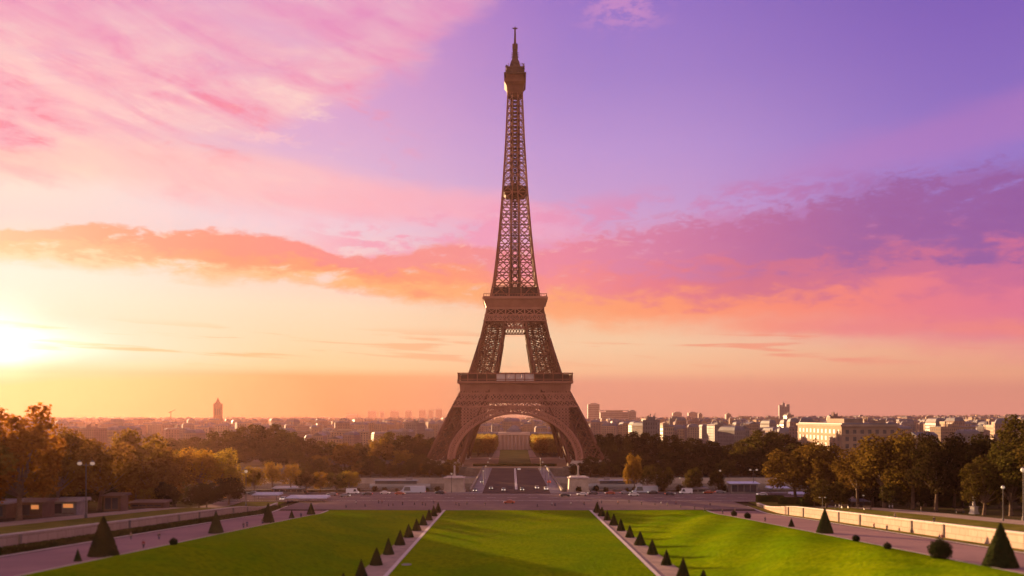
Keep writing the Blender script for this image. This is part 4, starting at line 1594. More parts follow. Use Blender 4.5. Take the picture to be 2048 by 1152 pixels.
def pylon(x, y, lab):
    root = empty('stone_pylon', (x, y, 0))
    tag(root, lab, 'pylon', 'stone pylons at the bridge ends')
    mb = MB()
    mb.frust(0, 0, 5.2, 4.2, 5.0, 4.0, -1.0, .9)
    mb.frust(0, 0, 4.6, 3.7, 4.3, 3.4, .9, 6.2)
    mb.build('plinth', STONE, root)
    mb = MB()
    mb.frust(0, 0, 4.7, 3.8, 4.9, 4.0, 6.2, 6.7)
    mb.frust(0, 0, 4.0, 3.0, 3.6, 2.7, 6.7, 7.2)
    mb.build('cap', KERB, root)
    mb = MB()
    mb.lathe([(.75, 7.2), (.6, 7.8), (.45, 8.2), (.4, 11.2), (.6, 11.4), (.35, 11.9), (.1, 12.3)], 10)
    mb.build('finial', STONE, root)


pylon(AX + 28.6, 391.0, 'pale stone pylon right of the near bridge end')
pylon(AX - 28.6, 391.0, 'pale stone pylon left of the near bridge end')
# embankment walls on the far bank
for s, lab in ((-1, 'pale stone embankment wall across the river left of the bridge'), (1, 'pale stone embankment wall across the river right of the bridge')):
    mb = MB()
    x0, x1 = sorted((AX + s * 32.0, AX + s * 1200))
    mb.box(x0, x1, 566.0, 567.2, -5.6, .9)
    for k in range(60):
        x = AX + s * (34 + k * 16)
        mb.box(x - .8, x + .8, 565.6, 565.998, -5.6, .7)
    o = mb.build('embankment_wall', STONE_DARK)
    tag(o, lab, 'wall')
mb = MB()
mb.box(AX - 31.9, AX - 21.8, 566.0, 567.2, -5.6, -.1)
mb.box(AX + 21.8, AX + 31.9, 566.0, 567.2, -5.6, -.1)
mb.build('bridge_abutment', STONE_DARK)['kind'] = 'structure'
# low parapet along the near quay
for s, lab in ((-1, 'low stone parapet along the near quay left of the bridge'), (1, 'low stone parapet along the near quay right of the bridge')):
    mb = MB()
    x0, x1 = sorted((AX + s * 34.5, AX + s * 600))
    mb.box(x0, x1, 388.0, 388.7, -.05, 1.05)
    mb.box(x0, x1, 387.8, 388.9, 1.053, 1.25)
    o = mb.build('quay_parapet', STONE_DARK)
    tag(o, lab, 'parapet')

# ------------------------------------------------------------------ street lamps
def lamp_proto(heads):
    root = empty('street_lamp')
    mb = MB()
    mb.lathe([(.28, 0), (.22, .5), (.13, .9), (.10, 3.0), (.085, 7.6), (.06, 8.0)], 8)
    if heads == 2:
        mb.bar((-1.1, 0, 7.7), (1.1, 0, 7.7), .09)
    if heads == 3:
        mb.bar((0, 0, 7.9), (1.4, 0, 8.1), .09)
    mb.build('pole', METAL_DARK, root)
    for x in ((-1.1, 1.1) if heads == 2 else ((1.5,) if heads == 3 else (0,))):
        mb = MB()
        if heads == 1:
            mb.sphere((0, 0, 8.3), .42, 10)
        else:
            mb.sphere((x, 0, 7.95), .40, 10, .7)
        head = mb.build('lamp_head', GLASS_LAMP, root, smooth=True)
        mb = MB()
        mb.lathe([(.34, 8.55 if heads == 1 else 8.16), (.08, 8.8 if heads == 1 else 8.4)], 8, x if heads != 1 else 0)
        mb.build('lamp_cap', METAL_DARK, head)
    return root


LP = {k: lamp_proto(k) for k in (1, 2, 3)}
used = set()


def lamp(kind, px, py, ytop, lab, d=None):
    p = ground(px, py) if d is None else at(px, d)
    o = LP[kind] if kind not in used else copy_tree(LP[kind])
    used.add(kind)
    o.location = p
    f = height_to(ytop, p) / 8.6
    o.scale = (max(.8, min(f, 1.5)),) * 2 + (f,)
    tag(o, lab, 'street lamp', 'street lamps')


lamp(2, 172, 1036, 918, 'tall double street lamp standing before the left trees')
lamp(1, 492, 1012, 940, 'single street lamp behind the left wall near the canopies')
lamp(2, 1507, 975, 936, 'double street lamp standing left of the right kiosk trees', d=384)
lamp(3, 1549, 980, 961, 'bent arm street lamp above the blue awning')
lamp(2, 1645, 1018, 993, 'double street lamp behind the middle right cone shrub')
lamp(1, 2006, 1042, 972, 'globe street lamp near the statue under the right trees')
lamp(1, 2047, 1050, 936, 'tall globe lamp at the far right edge', d=205)
lamp(1, 1360, 984, 955, 'globe street lamp among low trees on right bank', d=383)
lamp(1, 1540, 984, 932, 'slim globe lamp against the dark wood behind the kiosk', d=386)
lamp(1, 1621, 1000, 941, 'globe lamp in front of trees right of the awnings', d=350)
lamp(3, 530, 988, 963, 'bent arm lamp over the road by the left canopies', d=380)
lamp(1, 903, 986, 946, 'slim lamp beside the left near pylon', d=385)
lamp(1, 352, 1025, 975, 'slim lamp behind the left wall under the trees', d=300)
lamp(1, 1440, 984, 940, 'slim lamp on the right bank left of the kiosk', d=386)
lamp(1, 1727, 1022, 990, 'short lamp under the nearest right trees', d=290)
for k, y in enumerate((420, 460, 500, 540)):
    for s, w in ((-1, 'left'), (1, 'right')):
        o = copy_tree(LP[1])
        o.location = (AX + s * 16.2, y, .30)
        o.scale = (1, 1, .9)
        tag(o, 'bridge lamp on the %s pavement, %s from the near end' % (w, ordn(k)), 'street lamp', 'street lamps')

# ------------------------------------------------------------------ kiosks and canopies
def kiosk(name, px, py, wpx, hpx, dep, lab, wall, roof, lit=0, overhang=.8, open_front=False, d=None, rot=0.0):
    p = ground(px, py) if d is None else at(px, d)
    k = p.y / FPX
    w, h = wpx * k, hpx * k
    root = empty(name, p, rot)
    tag(root, lab, 'kiosk' if name == 'kiosk' else 'canopy')
    if open_front:
        for x in (-w / 2 + .2, w / 2 - .2):
            for y in (-dep / 2 + .2, dep / 2 - .2):
                mb = MB()
                mb.bar((x, y, -.3), (x, y, h - .5), .16)
                mb.build('post', METAL_DARK, root)
    else:
        mb = MB()
        mb.box(-w / 2, w / 2, -dep / 2, dep / 2, -.6, h - .5)
        mb.build('wall', wall, root)
        n = max(2, int(w / 2.6))
        for i in range(n):
            x0 = -w / 2 + .5 + i * (w - 1) / n
            mb = MB()
            mb.box(x0, x0 + (w - 1) / n - .4, -dep / 2 - .04, -dep / 2 + .05, (h - 2.1 if (lit >> i) & 1 else .9), h - 1.0)
            wn = mb.build('window', LIT if (lit >> i) & 1 else GLASS, root)
            mb = MB()
            mb.box(x0 - .12, x0 + (w - 1) / n - .28, -dep / 2 - .12, -dep / 2 + .02, .74, .897)
            mb.build('sill', METAL_DARK, wn)
    mb = MB()
    o = overhang
    mb.hexa([(-w / 2 - o, -dep / 2 - o, h - .498), (w / 2 + o, -dep / 2 - o, h - .498), (w / 2 + o, dep / 2 + o, h - .498), (-w / 2 - o, dep / 2 + o, h - .498),
             (-w / 2 - o, -dep / 2 - o, h - .22), (w / 2 + o, -dep / 2 - o, h - .22), (w / 2 + o * .6, dep / 2 + o, h + .25), (-w / 2 - o * .6, dep / 2 + o, h + .25)])
    mb.build('roof', roof, root)
    return root


kiosk('kiosk', 1486, 986, 54, 21, 5, 'pale flat roofed kiosk on the right bank before dark wood', KIOSK_WALL, ROOF_BLUE)
kiosk('canopy', 1558, 989, 40, 15, 5, 'pale blue awning on posts right of the flat roofed kiosk', KIOSK_WALL, ROOF_BLUE, open_front=True)
kiosk('canopy', 1604, 996, 40, 10, 5, 'low blue awning behind the hedges on the right', KIOSK_WALL, ROOF_BLUE, open_front=True)
kiosk('kiosk', 1395, 986, 34, 12, 4, 'low grey kiosk between low trees and right kiosk', KIOSK_WALL, PAVING, d=383)
kiosk('canopy', 535, 1000, 46, 13, 6, 'white canopy left of its pair beside the left road', CANVAS, CANVAS, open_front=True)
kiosk('canopy', 616, 1003, 74, 10, 7, 'long low white canopy beside the left road', CANVAS, CANVAS, open_front=True)
kiosk('kiosk', 580, 990, 60, 12, 5, 'low grey kiosk behind the white canopies', KIOSK_WALL, ROOF_BLUE, d=384)
kiosk('kiosk', -6, 1036, 64, 34, 6, 'dark brown kiosk with grey roof at the left edge', KIOSK_BROWN, PAVING)
kiosk('kiosk', 66, 1034, 62, 34, 6, 'brown kiosk with three glowing windows under left trees', KIOSK_BROWN, KIOSK_BROWN, lit=0b1101)
kiosk('kiosk', 138, 1030, 52, 32, 6, 'rose grey kiosk with glowing windows beside the double lamp', KIOSK_WALL, KIOSK_WALL, lit=0b0110)
kiosk('kiosk', 232, 1022, 34, 34, 5, 'narrow brown kiosk right of the double lamp', KIOSK_BROWN, KIOSK_BROWN)
kiosk('kiosk', 300, 1016, 66, 14, 5, 'low brown kiosk with dark roof behind the left wall', KIOSK_BROWN, KIOSK_BROWN)
kiosk('kiosk', 440, 1000, 70, 14, 5, 'low kiosk with glowing windows behind the left wall lamps', KIOSK_WALL, KIOSK_WALL, lit=0b1010)
kiosk('kiosk', 1715, 1014, 30, 14, 4, 'small dark stall under the right trees', KIOSK_BROWN, KIOSK_WALL)

# ------------------------------------------------------------------ vehicles
def car_proto(name, paint, L=4.4, W=1.8, H=1.45, van=False):
    root = empty(name)
    prof = [(-L / 2, .35), (-L / 2, .75), (-L * .46, .88), (-L * .27, .95), (-L * .12, H), (L * .24, H), (L * .40, .98), (L * .49, .9), (L / 2, .7), (L / 2, .35)]
    if van:
        prof = [(-L / 2, .4), (-L / 2, 1.0), (-L * .44, 1.25), (-L * .34, H), (L * .46, H), (L * .5, H * .92), (L / 2, .4)]
    mb = MB()
    n = len(prof)
    yy = [(-W / 2, 1.0), (-W / 2 * .99, 1.0), (W / 2 * .99, 1.0), (W / 2, 1.0)]
    for i in range(n):
        (x0, z0), (x1, z1) = prof[i], prof[(i + 1) % n]
        i0 = W / 2 * (.80 if z0 > 1.0 else 1)
        i1 = W / 2 * (.80 if z1 > 1.0 else 1)
        mb.quad((x0, -i0, z0), (x0, i0, z0), (x1, i1, z1), (x1, -i1, z1))
    for s in (1, -1):
        m = len(mb.v)
        mb.v += [(x, s * W / 2 * (.80 if z > 1.0 else 1), z) for x, z in prof]
        mb.f.append(tuple(range(m, m + n)) if s < 0 else tuple(reversed(range(m, m + n))))
        mb.mi.append(0)
    body = mb.build('body', paint, root)
    for s in (1, -1):
        mb = MB()
        z0, z1 = 1.0, H - .1
        x0, x1 = (-L * .22, L * .34) if not van else (-L * .36, -L * .08)
        if van:
            z0, z1 = 1.15, H - .25
        y = W / 2 * .915
        mb.quad((x0, s * W / 2 * 1.004, z0 + .0), (x1, s * W / 2 * 1.004, z0), (x1 - .4, s * W / 2 * .825, z1), (x0 + .5, s * W / 2 * .825, z1))
        mb.build('window', GLASS, root)
        for x, mt, nm in ((-L / 2 - .02, HEADLIGHT, 'headlight'), (L / 2 + .02, TAILLIGHT, 'tail_light')):
            mb = MB()
            mb.box(x - .03, x + .03, s * W * .36 - .2, s * W * .36 + .2, .62, .84)
            mb.build(nm, mt, root)
        for x in (-L * .31, L * .31):
            mb = MB()
            mb.tube([(x, s * (W / 2 - .2), .33), (x, s * (W / 2 + .02), .33)], .33, 12)
            wh = mb.build('wheel', RUBBER, root)
            mb = MB()
            mb.tube([(x, s * (W / 2 + .021), .33), (x, s * (W / 2 + .035), .33)], .19, 10)
            mb.build('rim', METAL_DARK, wh)
    mb = MB()
    if van:
        mb.quad((-L * .437, -W * .36, 1.28), (-L * .437, W * .36, 1.28), (-L * .345, W * .33, H - .1), (-L * .345, -W * .33, H - .1))
    else:
        mb.quad((-L * .262, -W * .40, .99), (-L * .262, W * .40, .99), (-L * .135, W * .36, H - .05), (-L * .135, -W * .36, H - .05))
    for i in range(len(mb.v)):
        mb.v[i] = (mb.v[i][0] - .04, mb.v[i][1], mb.v[i][2] + .03)
    mb.build('windscreen', GLASS, root)
    return root


def paint(n, c):
    return material(n, c, rough=.3, spec=.5)


CARP = {'red': car_proto('parked_car', paint('red_paint', (.36, .07, .025))), 'dark': car_proto('parked_car', paint('dark_paint', (.035, .035, .045))),
        'white': car_proto('parked_car', paint('white_paint', (.6, .58, .56))), 'grey': car_proto('parked_car', paint('grey_paint', (.20, .20, .22))),
        'van': car_proto('white_van', paint('van_paint', (.66, .66, .68)), 5.6, 2.0, 2.5, True), 'bus': car_proto('tour_bus', paint('bus_paint', (.42, .46, .54)), 11.5, 2.5, 3.2, True)}
usedc = set()


def car(kind, px, d, rot, lab, cat='car', z=None):
    o = CARP[kind] if kind not in usedc else copy_tree(CARP[kind])
    usedc.add(kind)
    p = at(px, d)
    o.location = (p.x, p.y, (-.03 if z is None else z) if d > 345 or z is not None else p.z)
    o.rotation_euler = (0, 0, rot)
    tag(o, lab, cat, 'vehicles on the quay and bridge')


car('red', 1018, 338, 0.05, 'orange red car on the road in front of the big lawn', z=-.01)
car('dark', 950, 390, math.pi / 2, 'dark car with lit headlights at the left near bridge end', z=.14)
car('grey', 1007, 393, math.pi / 2, 'grey car with lit headlights left of the bridge median', z=.14)
car('dark', 982, 402, math.pi / 2, 'dark car on the bridge between grey and leftmost cars', z=.14)
car('dark', 1044, 394, math.pi / 2, 'dark car just right of the bridge median', z=.14)
car('grey', 1074, 404, math.pi / 2, 'grey car in the right bridge lanes', z=.14)
car('white', 1092, 398, math.pi / 2, 'white car at the right side of the bridge', z=.14)
car('red', 1098, 440, -math.pi / 2, 'red car driving away over the bridge on the right', z=.14)
car('dark', 964, 440, math.pi / 2, 'dark car further along the bridge on the left', z=.14)
car('white', 1038, 545, math.pi / 2, 'white car at the far end of the bridge', z=.14)
car('dark', 1186, 377, 0, 'dark car with red lights right of the near right pylon', z=-.02)
car('red', 1220, 378, 0, 'red car on the quay road left of the low trees')
car('grey', 1250, 379, math.pi, 'grey car on quay road under the low right trees')
car('white', 1268, 370, 0, 'white car on quay road just below low right trees')
car('van', 1372, 380, 0, 'white van parked on right bank among low trees', 'van')
car('red', 1416, 381, 0, 'red car parked left of the flat roofed kiosk')
car('dark', 1340, 374, math.pi, 'dark car on the quay road by the globe lamp')
car('bus', 826, 384, 0, 'pale blue tour bus on the quay left of the bridge', 'bus')
car('white', 770, 379, math.pi, 'white car on the quay behind the tour bus')
car('dark', 735, 374, 0, 'dark car on the quay below the low left trees')
car('van', 705, 380, math.pi, 'white van parked below the low left trees', 'van')
car('grey', 664, 372, 0, 'grey car on the left quay road beside the long canopy')
car('white', 566, 352, math.pi / 2, 'white car with lit headlights between the two white canopies')
car('dark', 880, 381, 0, 'dark car waiting left of the bridge')

car('grey', 690, 366, math.pi, 'grey car in the near lane below the low left trees')
car('dark', 1130, 368, math.pi, 'dark car in the near lane right of the bridge foot')
car('white', 1164, 372, 0, 'white car on the quay road before the right pylon')
car('dark', 1306, 381, 0, 'dark car parked between the gold and olive low trees')
car('grey', 1440, 383, math.pi, 'grey car parked right beside the slim right bank lamp')
car('white', 1524, 372, 0, 'white car on the quay road below the blue awning')
car('red', 800, 376, math.pi, 'red car on the quay road below the tour bus')
car('bus', 1290, 384.6, 0, 'pale blue tour bus parked under the low right trees', 'bus')
car('dark', 604, 383, 0, 'dark car behind the long low white canopy')
car('grey', 505, 378, 0, 'grey car left of the white canopies')
shrub_row(31, 12, 1150, 1480, 386, 387.6, 2.2, 4.2, (DK, OL, DK), 'in the low row along the right quay parapet', 'low bushes along the right quay parapet', .1)
shrub_row(32, 9, 690, 885, 386, 387.6, 1.8, 3.4, (DK, OL, BR), 'in the low row along the left quay parapet', 'low bushes along the left quay parapet', .1)

# ------------------------------------------------------------------ far boats on the river
def boat(px, d, L, lab, rot=0.0):
    p = at(px, d, -9.0)
    root = empty('tour_boat', p, rot)
    tag(root, lab, 'boat', 'tour boats on the river')
    mb = MB()
    st = []
    for i in range(13):
        t = i / 12
        x = -L / 2 + L * t
        w = 3.2 * (1 - (2 * t - 1) ** 6) * (1 if t < .7 else (1 - (t - .7) / .3 * .75)) + .1
        st.append((x, w))
    for (x0, w0), (x1, w1) in zip(st, st[1:]):
        mb.hexa([(x0, -w0 * .8, -.4), (x1, -w1 * .8, -.4), (x1, w1 * .8, -.4), (x0, w0 * .8, -.4), (x0, -w0, 1.5), (x1, -w1, 1.5), (x1, w1, 1.5), (x0, w0, 1.5)])
    mb.build('hull', paint('hull_paint', (.45, .44, .44)), root)
    mb = MB()
    mb.box(-L * .40, L * .28, -2.3, 2.3, 1.51, 3.6)
    mb.build('cabin', GLASS, root)
    mb = MB()
    mb.box(-L * .42, L * .30, -2.6, 2.6, 3.61, 3.9)
    mb.build('roof', CANVAS, root)
    mb = MB()
    mb.box(L * .10, L * .20, -1.4, 1.4, 3.91, 5.6)
    mb.build('wheelhouse', KIOSK_WALL, root)


boat(800, 530, 38, 'long pale tour boat moored by the far left embankment')
boat(1230, 530, 34, 'pale tour boat moored by the far right embankment', math.pi)

# ------------------------------------------------------------------ statue
def skin_body(name, pts, edges, mat, sub=1):
    """pts: (x,y,z,r). A continuous skin surface, baked to a mesh."""
    me = bpy.data.meshes.new(name)
    me.from_pydata([p[:3] for p in pts], edges, [])
    o = bpy.data.objects.new(name, me)
    COL.objects.link(o)
    sk = o.modifiers.new('skin', 'SKIN')
    sk.use_smooth_shade = True
    me.skin_vertices[0].data[0].use_root = True
    for i, p in enumerate(pts):
        me.skin_vertices[0].data[i].radius = (p[3], p[4] if len(p) > 4 else p[3])
    ss = o.modifiers.new('sub', 'SUBSURF')
    ss.levels = ss.render_levels = sub
    dg = bpy.context.evaluated_depsgraph_get()
    res = bpy.data.meshes.new_from_object(o.evaluated_get(dg))
    res.name = name
    bpy.data.objects.remove(o)
    res.materials.clear()
    res.materials.append(mat)
    res.polygons.foreach_set('use_smooth', [True] * len(res.polygons))
    return res


def figure(stride, arm, robe=False):
    """joint tables of a 1.74 m person facing -Y; legs apart by stride."""
    hip = .93
    legs = []
    for s in (1, -1):
        st = stride * s
        knee = (.10 * s, -st * .45 - .03, .50)
        ank = (.10 * s, -st * .9 + (.12 if st < 0 else 0), .09 + (.05 if st < 0 else 0))
        toe = (.11 * s, ank[1] - .17, .04)
        legs.append((knee, ank, toe))
    P = [(0, 0, hip, .135, .10), (0, .01, 1.12, .125, .09), (0, 0, 1.34, .155, .10), (0, 0, 1.47, .07, .065), (0, -.01, 1.535, .055, .055), (0, -.025, 1.62, .083, .095), (0, -.02, 1.70, .06, .075)]
    E = [(0, 1), (1, 2), (2, 3), (3, 4), (4, 5), (5, 6)]
    for s, (kn, an_, to) in zip((1, -1), legs):
        b = len(P)
        P += [(.095 * s, 0, .86, .095), (*kn, .062), (*an_, .042), (*to, .035)]
        E += [(0, b), (b, b + 1), (b + 1, b + 2), (b + 2, b + 3)]
        b = len(P)
        sw = arm * s
        P += [(.19 * s, 0, 1.40, .062), (.25 * s, sw * .10 + .03, 1.14, .043), (.26 * s, sw * .30 - .05, .90, .033), (.26 * s, sw * .36 - .08, .82, .038, .022), (.255 * s, sw * .38 - .10, .74, .022, .012)]
        E += [(2, b), (b, b + 1), (b + 1, b + 2), (b + 2, b + 3), (b + 3, b + 4)]
    return P, E


def person_proto(jacket, trousers, stride, arm):
    root = empty('person')
    P, E = figure(stride, arm)
    link('body', skin_body('person_body', P, E, SKIN, 1), root)
    # jacket: torso and sleeves
    J, JE = [], []
    def addp(i, f, g=None):
        p = P[i]
        J.append((p[0], p[1], p[2], p[3] * f, (p[4] if len(p) > 4 else p[3]) * f))
        return len(J) - 1
    a = addp(0, 1.22); b = addp(1, 1.2); c = addp(2, 1.14); d = addp(3, 1.12)
    JE += [(a, b), (b, c), (c, d)]
    for base in (11, 20):
        i = [addp(base + k, 1.35) for k in range(3)]
        JE += [(c, i[0]), (i[0], i[1]), (i[1], i[2])]
    link('jacket', skin_body('jacket', J, JE, jacket, 1), root)
    J, JE = [], []
    a = addp(0, 1.12)
    for base in (7, 16):
        i = [addp(base + k, 1.28) for k in range(3)]
        JE += [(a, i[0]), (i[0], i[1]), (i[1], i[2])]
    link('trousers', skin_body('trousers', J, JE, trousers, 1), root)
    mb = MB()
    mb.sphere((0, .015, 1.685), .098, 10, 1.02)
    link('hair', mb.mesh('hair', HAIR, True), root)
    return root


def cloth(n, c):
    return material(n, c, tuple(v * .75 for v in c), rough=.9, scale=6)


NAVY, BLACKC, GREYC, PALE, REDC, TAN = (cloth('navy_cloth', (.03, .035, .09)), cloth('black_cloth', (.025, .022, .022)), cloth('grey_cloth', (.14, .13, .135)),
                                     cloth('pale_cloth', (.55, .52, .50)), cloth('red_cloth', (.28, .05, .04)), cloth('tan_cloth', (.30, .20, .12)))
PP = {'navy': person_proto(NAVY, BLACKC, .26, .7), 'black': person_proto(BLACKC, NAVY, .12, .3), 'pale': person_proto(PALE, GREYC, .22, .6), 'red': person_proto(REDC, BLACKC, .24, .6), 'tan': person_proto(TAN, GREYC, .08, .2)}
usedp = set()
WORDS = {'navy': 'navy jacket', 'black': 'black coat', 'pale': 'pale clothes', 'red': 'red jacket', 'tan': 'tan coat'}
people = {}


def person(kind, px, py, area, face=0.0):
    o = PP[kind] if kind not in usedp else copy_tree(PP[kind])
    usedp.add(kind)
    p = ground(px, py)
    o.location = p
    o.rotation_euler = (0, 0, face)
    o['kind_word'] = WORDS[kind]
    people.setdefault(area, []).append(o)


for k, px, py, f in (('black', 487, 1058, 2.9), ('navy', 494, 1055, .2), ('black', 525, 1049, .4), ('red', 287, 1098, 3.0), ('black', 318, 1081, .3), ('navy', 602, 1036, 3.1), ('tan', 262, 1080, 0)):
    person(k, px, py, 'on left promenade', f)
for k, px, py, f in (('black', 777, 1014, 1.5), ('navy', 786, 1013, -1.5), ('black', 805, 1012, 0), ('navy', 829, 1012, 1.2), ('black', 845, 1012, 3), ('navy', 851, 1013, .4), ('black', 730, 1016, 1), ('navy', 692, 1018, 2), ('black', 757, 1008, 1), ('red', 764, 1008, 2), ('pale', 712, 1010, 0), ('black', 868, 1009, 1), ('tan', 874, 1009, 1.4)):
    person(k, px, py, 'on plaza behind left bank', f)
for k, px, py, f in (('navy', 1075, 1015, 1.5), ('pale', 1104, 1013, 1.0), ('navy', 1110, 1013, 1.0), ('black', 970, 1013, .5), ('navy', 1283, 1011, 0), ('black', 1335, 1014, 2), ('navy', 1361, 1017, 1.5), ('navy', 1389, 1020, .2), ('red', 1352, 1010, 1), ('black', 912, 1012, 1), ('navy', 918, 1013, 2), ('tan', 934, 1011, 0), ('pale', 1142, 1012, 3), ('black', 1168, 1012, .5), ('navy', 1196, 1008, 1), ('black', 1203, 1008, 1.2), ('red', 1236, 1010, 2), ('black', 1258, 1008, .3), ('navy', 1310, 1012, 1), ('pale', 1322, 1012, 2)):
    person(k, px, py, 'on plaza beyond lawn end', f)
for k, px, py, f in (('navy', 1409, 1024, 0), ('navy', 1445, 1029, .3), ('black', 1420, 1014, 2), ('black', 1470, 1027, 1), ('navy', 1530, 1045, .2), ('black', 1774, 1063, 3), ('red', 1748, 1059, .3), ('black', 1868, 1070, 2.9), ('red', 1884, 1084, .2), ('navy', 1879, 1085, .4), ('tan', 1790, 1060, .1)):
    person(k, px, py, 'on right promenade', f)
for k, px, py, f in (('pale', 1671, 1019, 1), ('pale', 1679, 1019, 2), ('pale', 1779, 1020, .4), ('pale', 1785, 1020, .5), ('tan', 1842, 1025, 1), ('tan', 1716, 1018, 1)):
    person(k, px, py, 'on terrace under right trees', f)
for area, lst in people.items():
    lst.sort(key=px_of)
    for i, o in enumerate(lst):
        s = 'leftmost' if i == 0 else ('rightmost' if i == len(lst) - 1 else ordn(i) + ' from left')
        tag(o, 'person in %s, %s %s' % (o['kind_word'], s, area), 'person', 'people ' + area)
        del o['kind_word']


def build_statue():
    p = ground(1948, 1028)
    root = empty('statue', p, .4)
    tag(root, 'pale stone statue of a robed figure under the right trees', 'statue')
    root.scale = (1.9, 1.9, 1.9)
    mb = MB()
    mb.frust(0, 0, .55, .5, .5, .45, -.2, .25)
    mb.frust(0, 0, .42, .38, .38, .34, .25, 1.0)
    mb.frust(0, 0, .46, .42, .46, .42, 1.0, 1.12)
    mb.build('pedestal', STATUE, root)
    pts = [(0, 0, 1.13, .30, .24), (0, 0, 1.45, .25, .20), (0, .01, 1.9, .18, .14), (0, 0, 2.2, .15, .11), (0, 0, 2.48, .18, .12), (0, 0, 2.62, .07, .07), (0, -.01, 2.74, .085, .1), (0, -.01, 2.86, .075, .085),
           (.21, 0, 2.5, .07), (.26, -.03, 2.22, .06), (.16, -.2, 2.1, .05), (.08, -.24, 2.16, .045), (-.21, 0, 2.5, .07), (-.27, .03, 2.2, .06), (-.26, -.03, 1.95, .05), (-.26, -.05, 1.85, .04)]
    ed = [(0, 1), (1, 2), (2, 3), (3, 4), (4, 5), (5, 6), (6, 7), (4, 8), (8, 9), (9, 10), (10, 11), (4, 12), (12, 13), (13, 14), (14, 15)]
    link('figure', skin_body('robed_figure', pts, ed, STATUE, 2), root)


build_statue()

# benches under the right trees
def bench(px, py, lab, rot):
    p = ground(px, py)
    root = empty('park_bench', p, rot)
    tag(root, lab, 'bench', 'benches under the right trees')
    mb = MB()
    for k in range(3):
        mb.box(-1.0, 1.0, -.25 + k * .17, -.11 + k * .17, .43, .48)
    mb.build('seat', TAN, root)
    mb = MB()
    for k in range(2):
        mb.box(-1.0, 1.0, .28, .32, .60 + k * .17, .73 + k * .17)
    mb.build('backrest', TAN, root)
    for x in (-.85, .85):
        mb = MB()
        mb.box(x - .05, x + .05, -.22, .27, -.1, .425)
        mb.bar((x, .27, .4), (x, .35, .95), .07)
        mb.build('leg', METAL_DARK, root)
    root.scale = (1.3, 1.3, 1.3)


bench(1920, 1026, 'wooden bench left of the pale statue', .1)
bench(1735, 1019, 'wooden bench beneath the first right trees', .1)
bench(1690, 1016, 'wooden bench near the couple in pale clothes', .1)

# a pale sprinkler cover in the lawn
mb = MB()
p = ground(813, 1130)
mb.lathe([(1.1, -.05), (1.1, .07), (.9, .10), (.05, .11)], 20)
o = mb.build('drain_cover', PAVING, None, (p.x, p.y, p.z + .06))
tag(o, 'pale round cover set in the left edge of the lawn', 'cover')
# ------------------------------------------------------------------ city
def block_mesh(name, w, d, h, wall, kind, seed):
    """one town building: walls, window openings with reveals, cornice, roof, chimneys."""
    r = random.Random(seed)
    mb = MB()
    mb.cur = 0
    mb.box(-w / 2, w / 2, -d / 2, d / 2, -2, h)
    mb.cur = 2
    fl = max(2, int(h / 3.3))
    for f in range(fl):
        z = 1.0 + f * (h - 1.0) / fl
        z1 = z + (h - 1.0) / fl * .62
        for (L, face) in ((w, 0), (d, 1), (w, 2), (d, 3)):
            n = max(2, int(L / 2.9))
            for i in range(n):
                u = -L / 2 + L * (i + .5) / n
                a, b = u - .62, u + .62
                e = .05
                if face == 0:
                    mb.quad((a, -d / 2 - e, z), (b, -d / 2 - e, z), (b, -d / 2 - e, z1), (a, -d / 2 - e, z1))
                elif face == 2:
                    mb.quad((b, d / 2 + e, z), (a, d / 2 + e, z), (a, d / 2 + e, z1), (b, d / 2 + e, z1))
                elif face == 1:
                    mb.quad((w / 2 + e, a, z), (w / 2 + e, b, z), (w / 2 + e, b, z1), (w / 2 + e, a, z1))
                else:
                    mb.quad((-w / 2 - e, b, z), (-w / 2 - e, a, z), (-w / 2 - e, a, z1), (-w / 2 - e, b, z1))
    mb.cur = 0
    mb.box(-w / 2 - .5, w / 2 + .5, -d / 2 - .5, d / 2 + .5, h + .003, h + .5)
    mb.cur = 1
    if kind == 'mansard':
        mb.frust(0, 0, w / 2 - .2, d / 2 - .2, w / 2 - 1.8, d / 2 - 1.8, h + .503, h + 3.6)
        mb.frust(0, 0, w / 2 - 1.9, d / 2 - 1.9, w / 2 - 4, max(.6, d / 2 - 5), h + 3.603, h + 5.0)
    elif kind == 'flat':
        mb.box(-w / 2 + .3, w / 2 - .3, -d / 2 + .3, d / 2 - .3, h + .503, h + .9)
        mb.cur = 0
        mb.box(-w * .2, w * .12, -d * .2, d * .2, h + .903, h + 3.5)
    else:
        mb.hexa([(-w / 2 - .3, -d / 2 - .3, h + .503), (w / 2 + .3, -d / 2 - .3, h + .503), (w / 2 + .3, d / 2 + .3, h + .503), (-w / 2 - .3, d / 2 + .3, h + .503),
                 (-w / 2 - .3, -.2, h + d * .24), (w / 2 + .3, -.2, h + d * .24), (w / 2 + .3, .2, h + d * .24), (-w / 2 - .3, .2, h + d * .24)])
    mb.cur = 0
    for k in range(r.randint(3, 6)):
        x, y = r.uniform(-w * .42, w * .42), r.choice((-1, 1)) * d * r.uniform(.05, .3)
        mb.box(x - .9, x + .9, y - .4, y + .4, h + .6, h + r.uniform(4.6, 6.6))
    return mb.mesh(name, [wall, ZINC, CITY_GLASS])


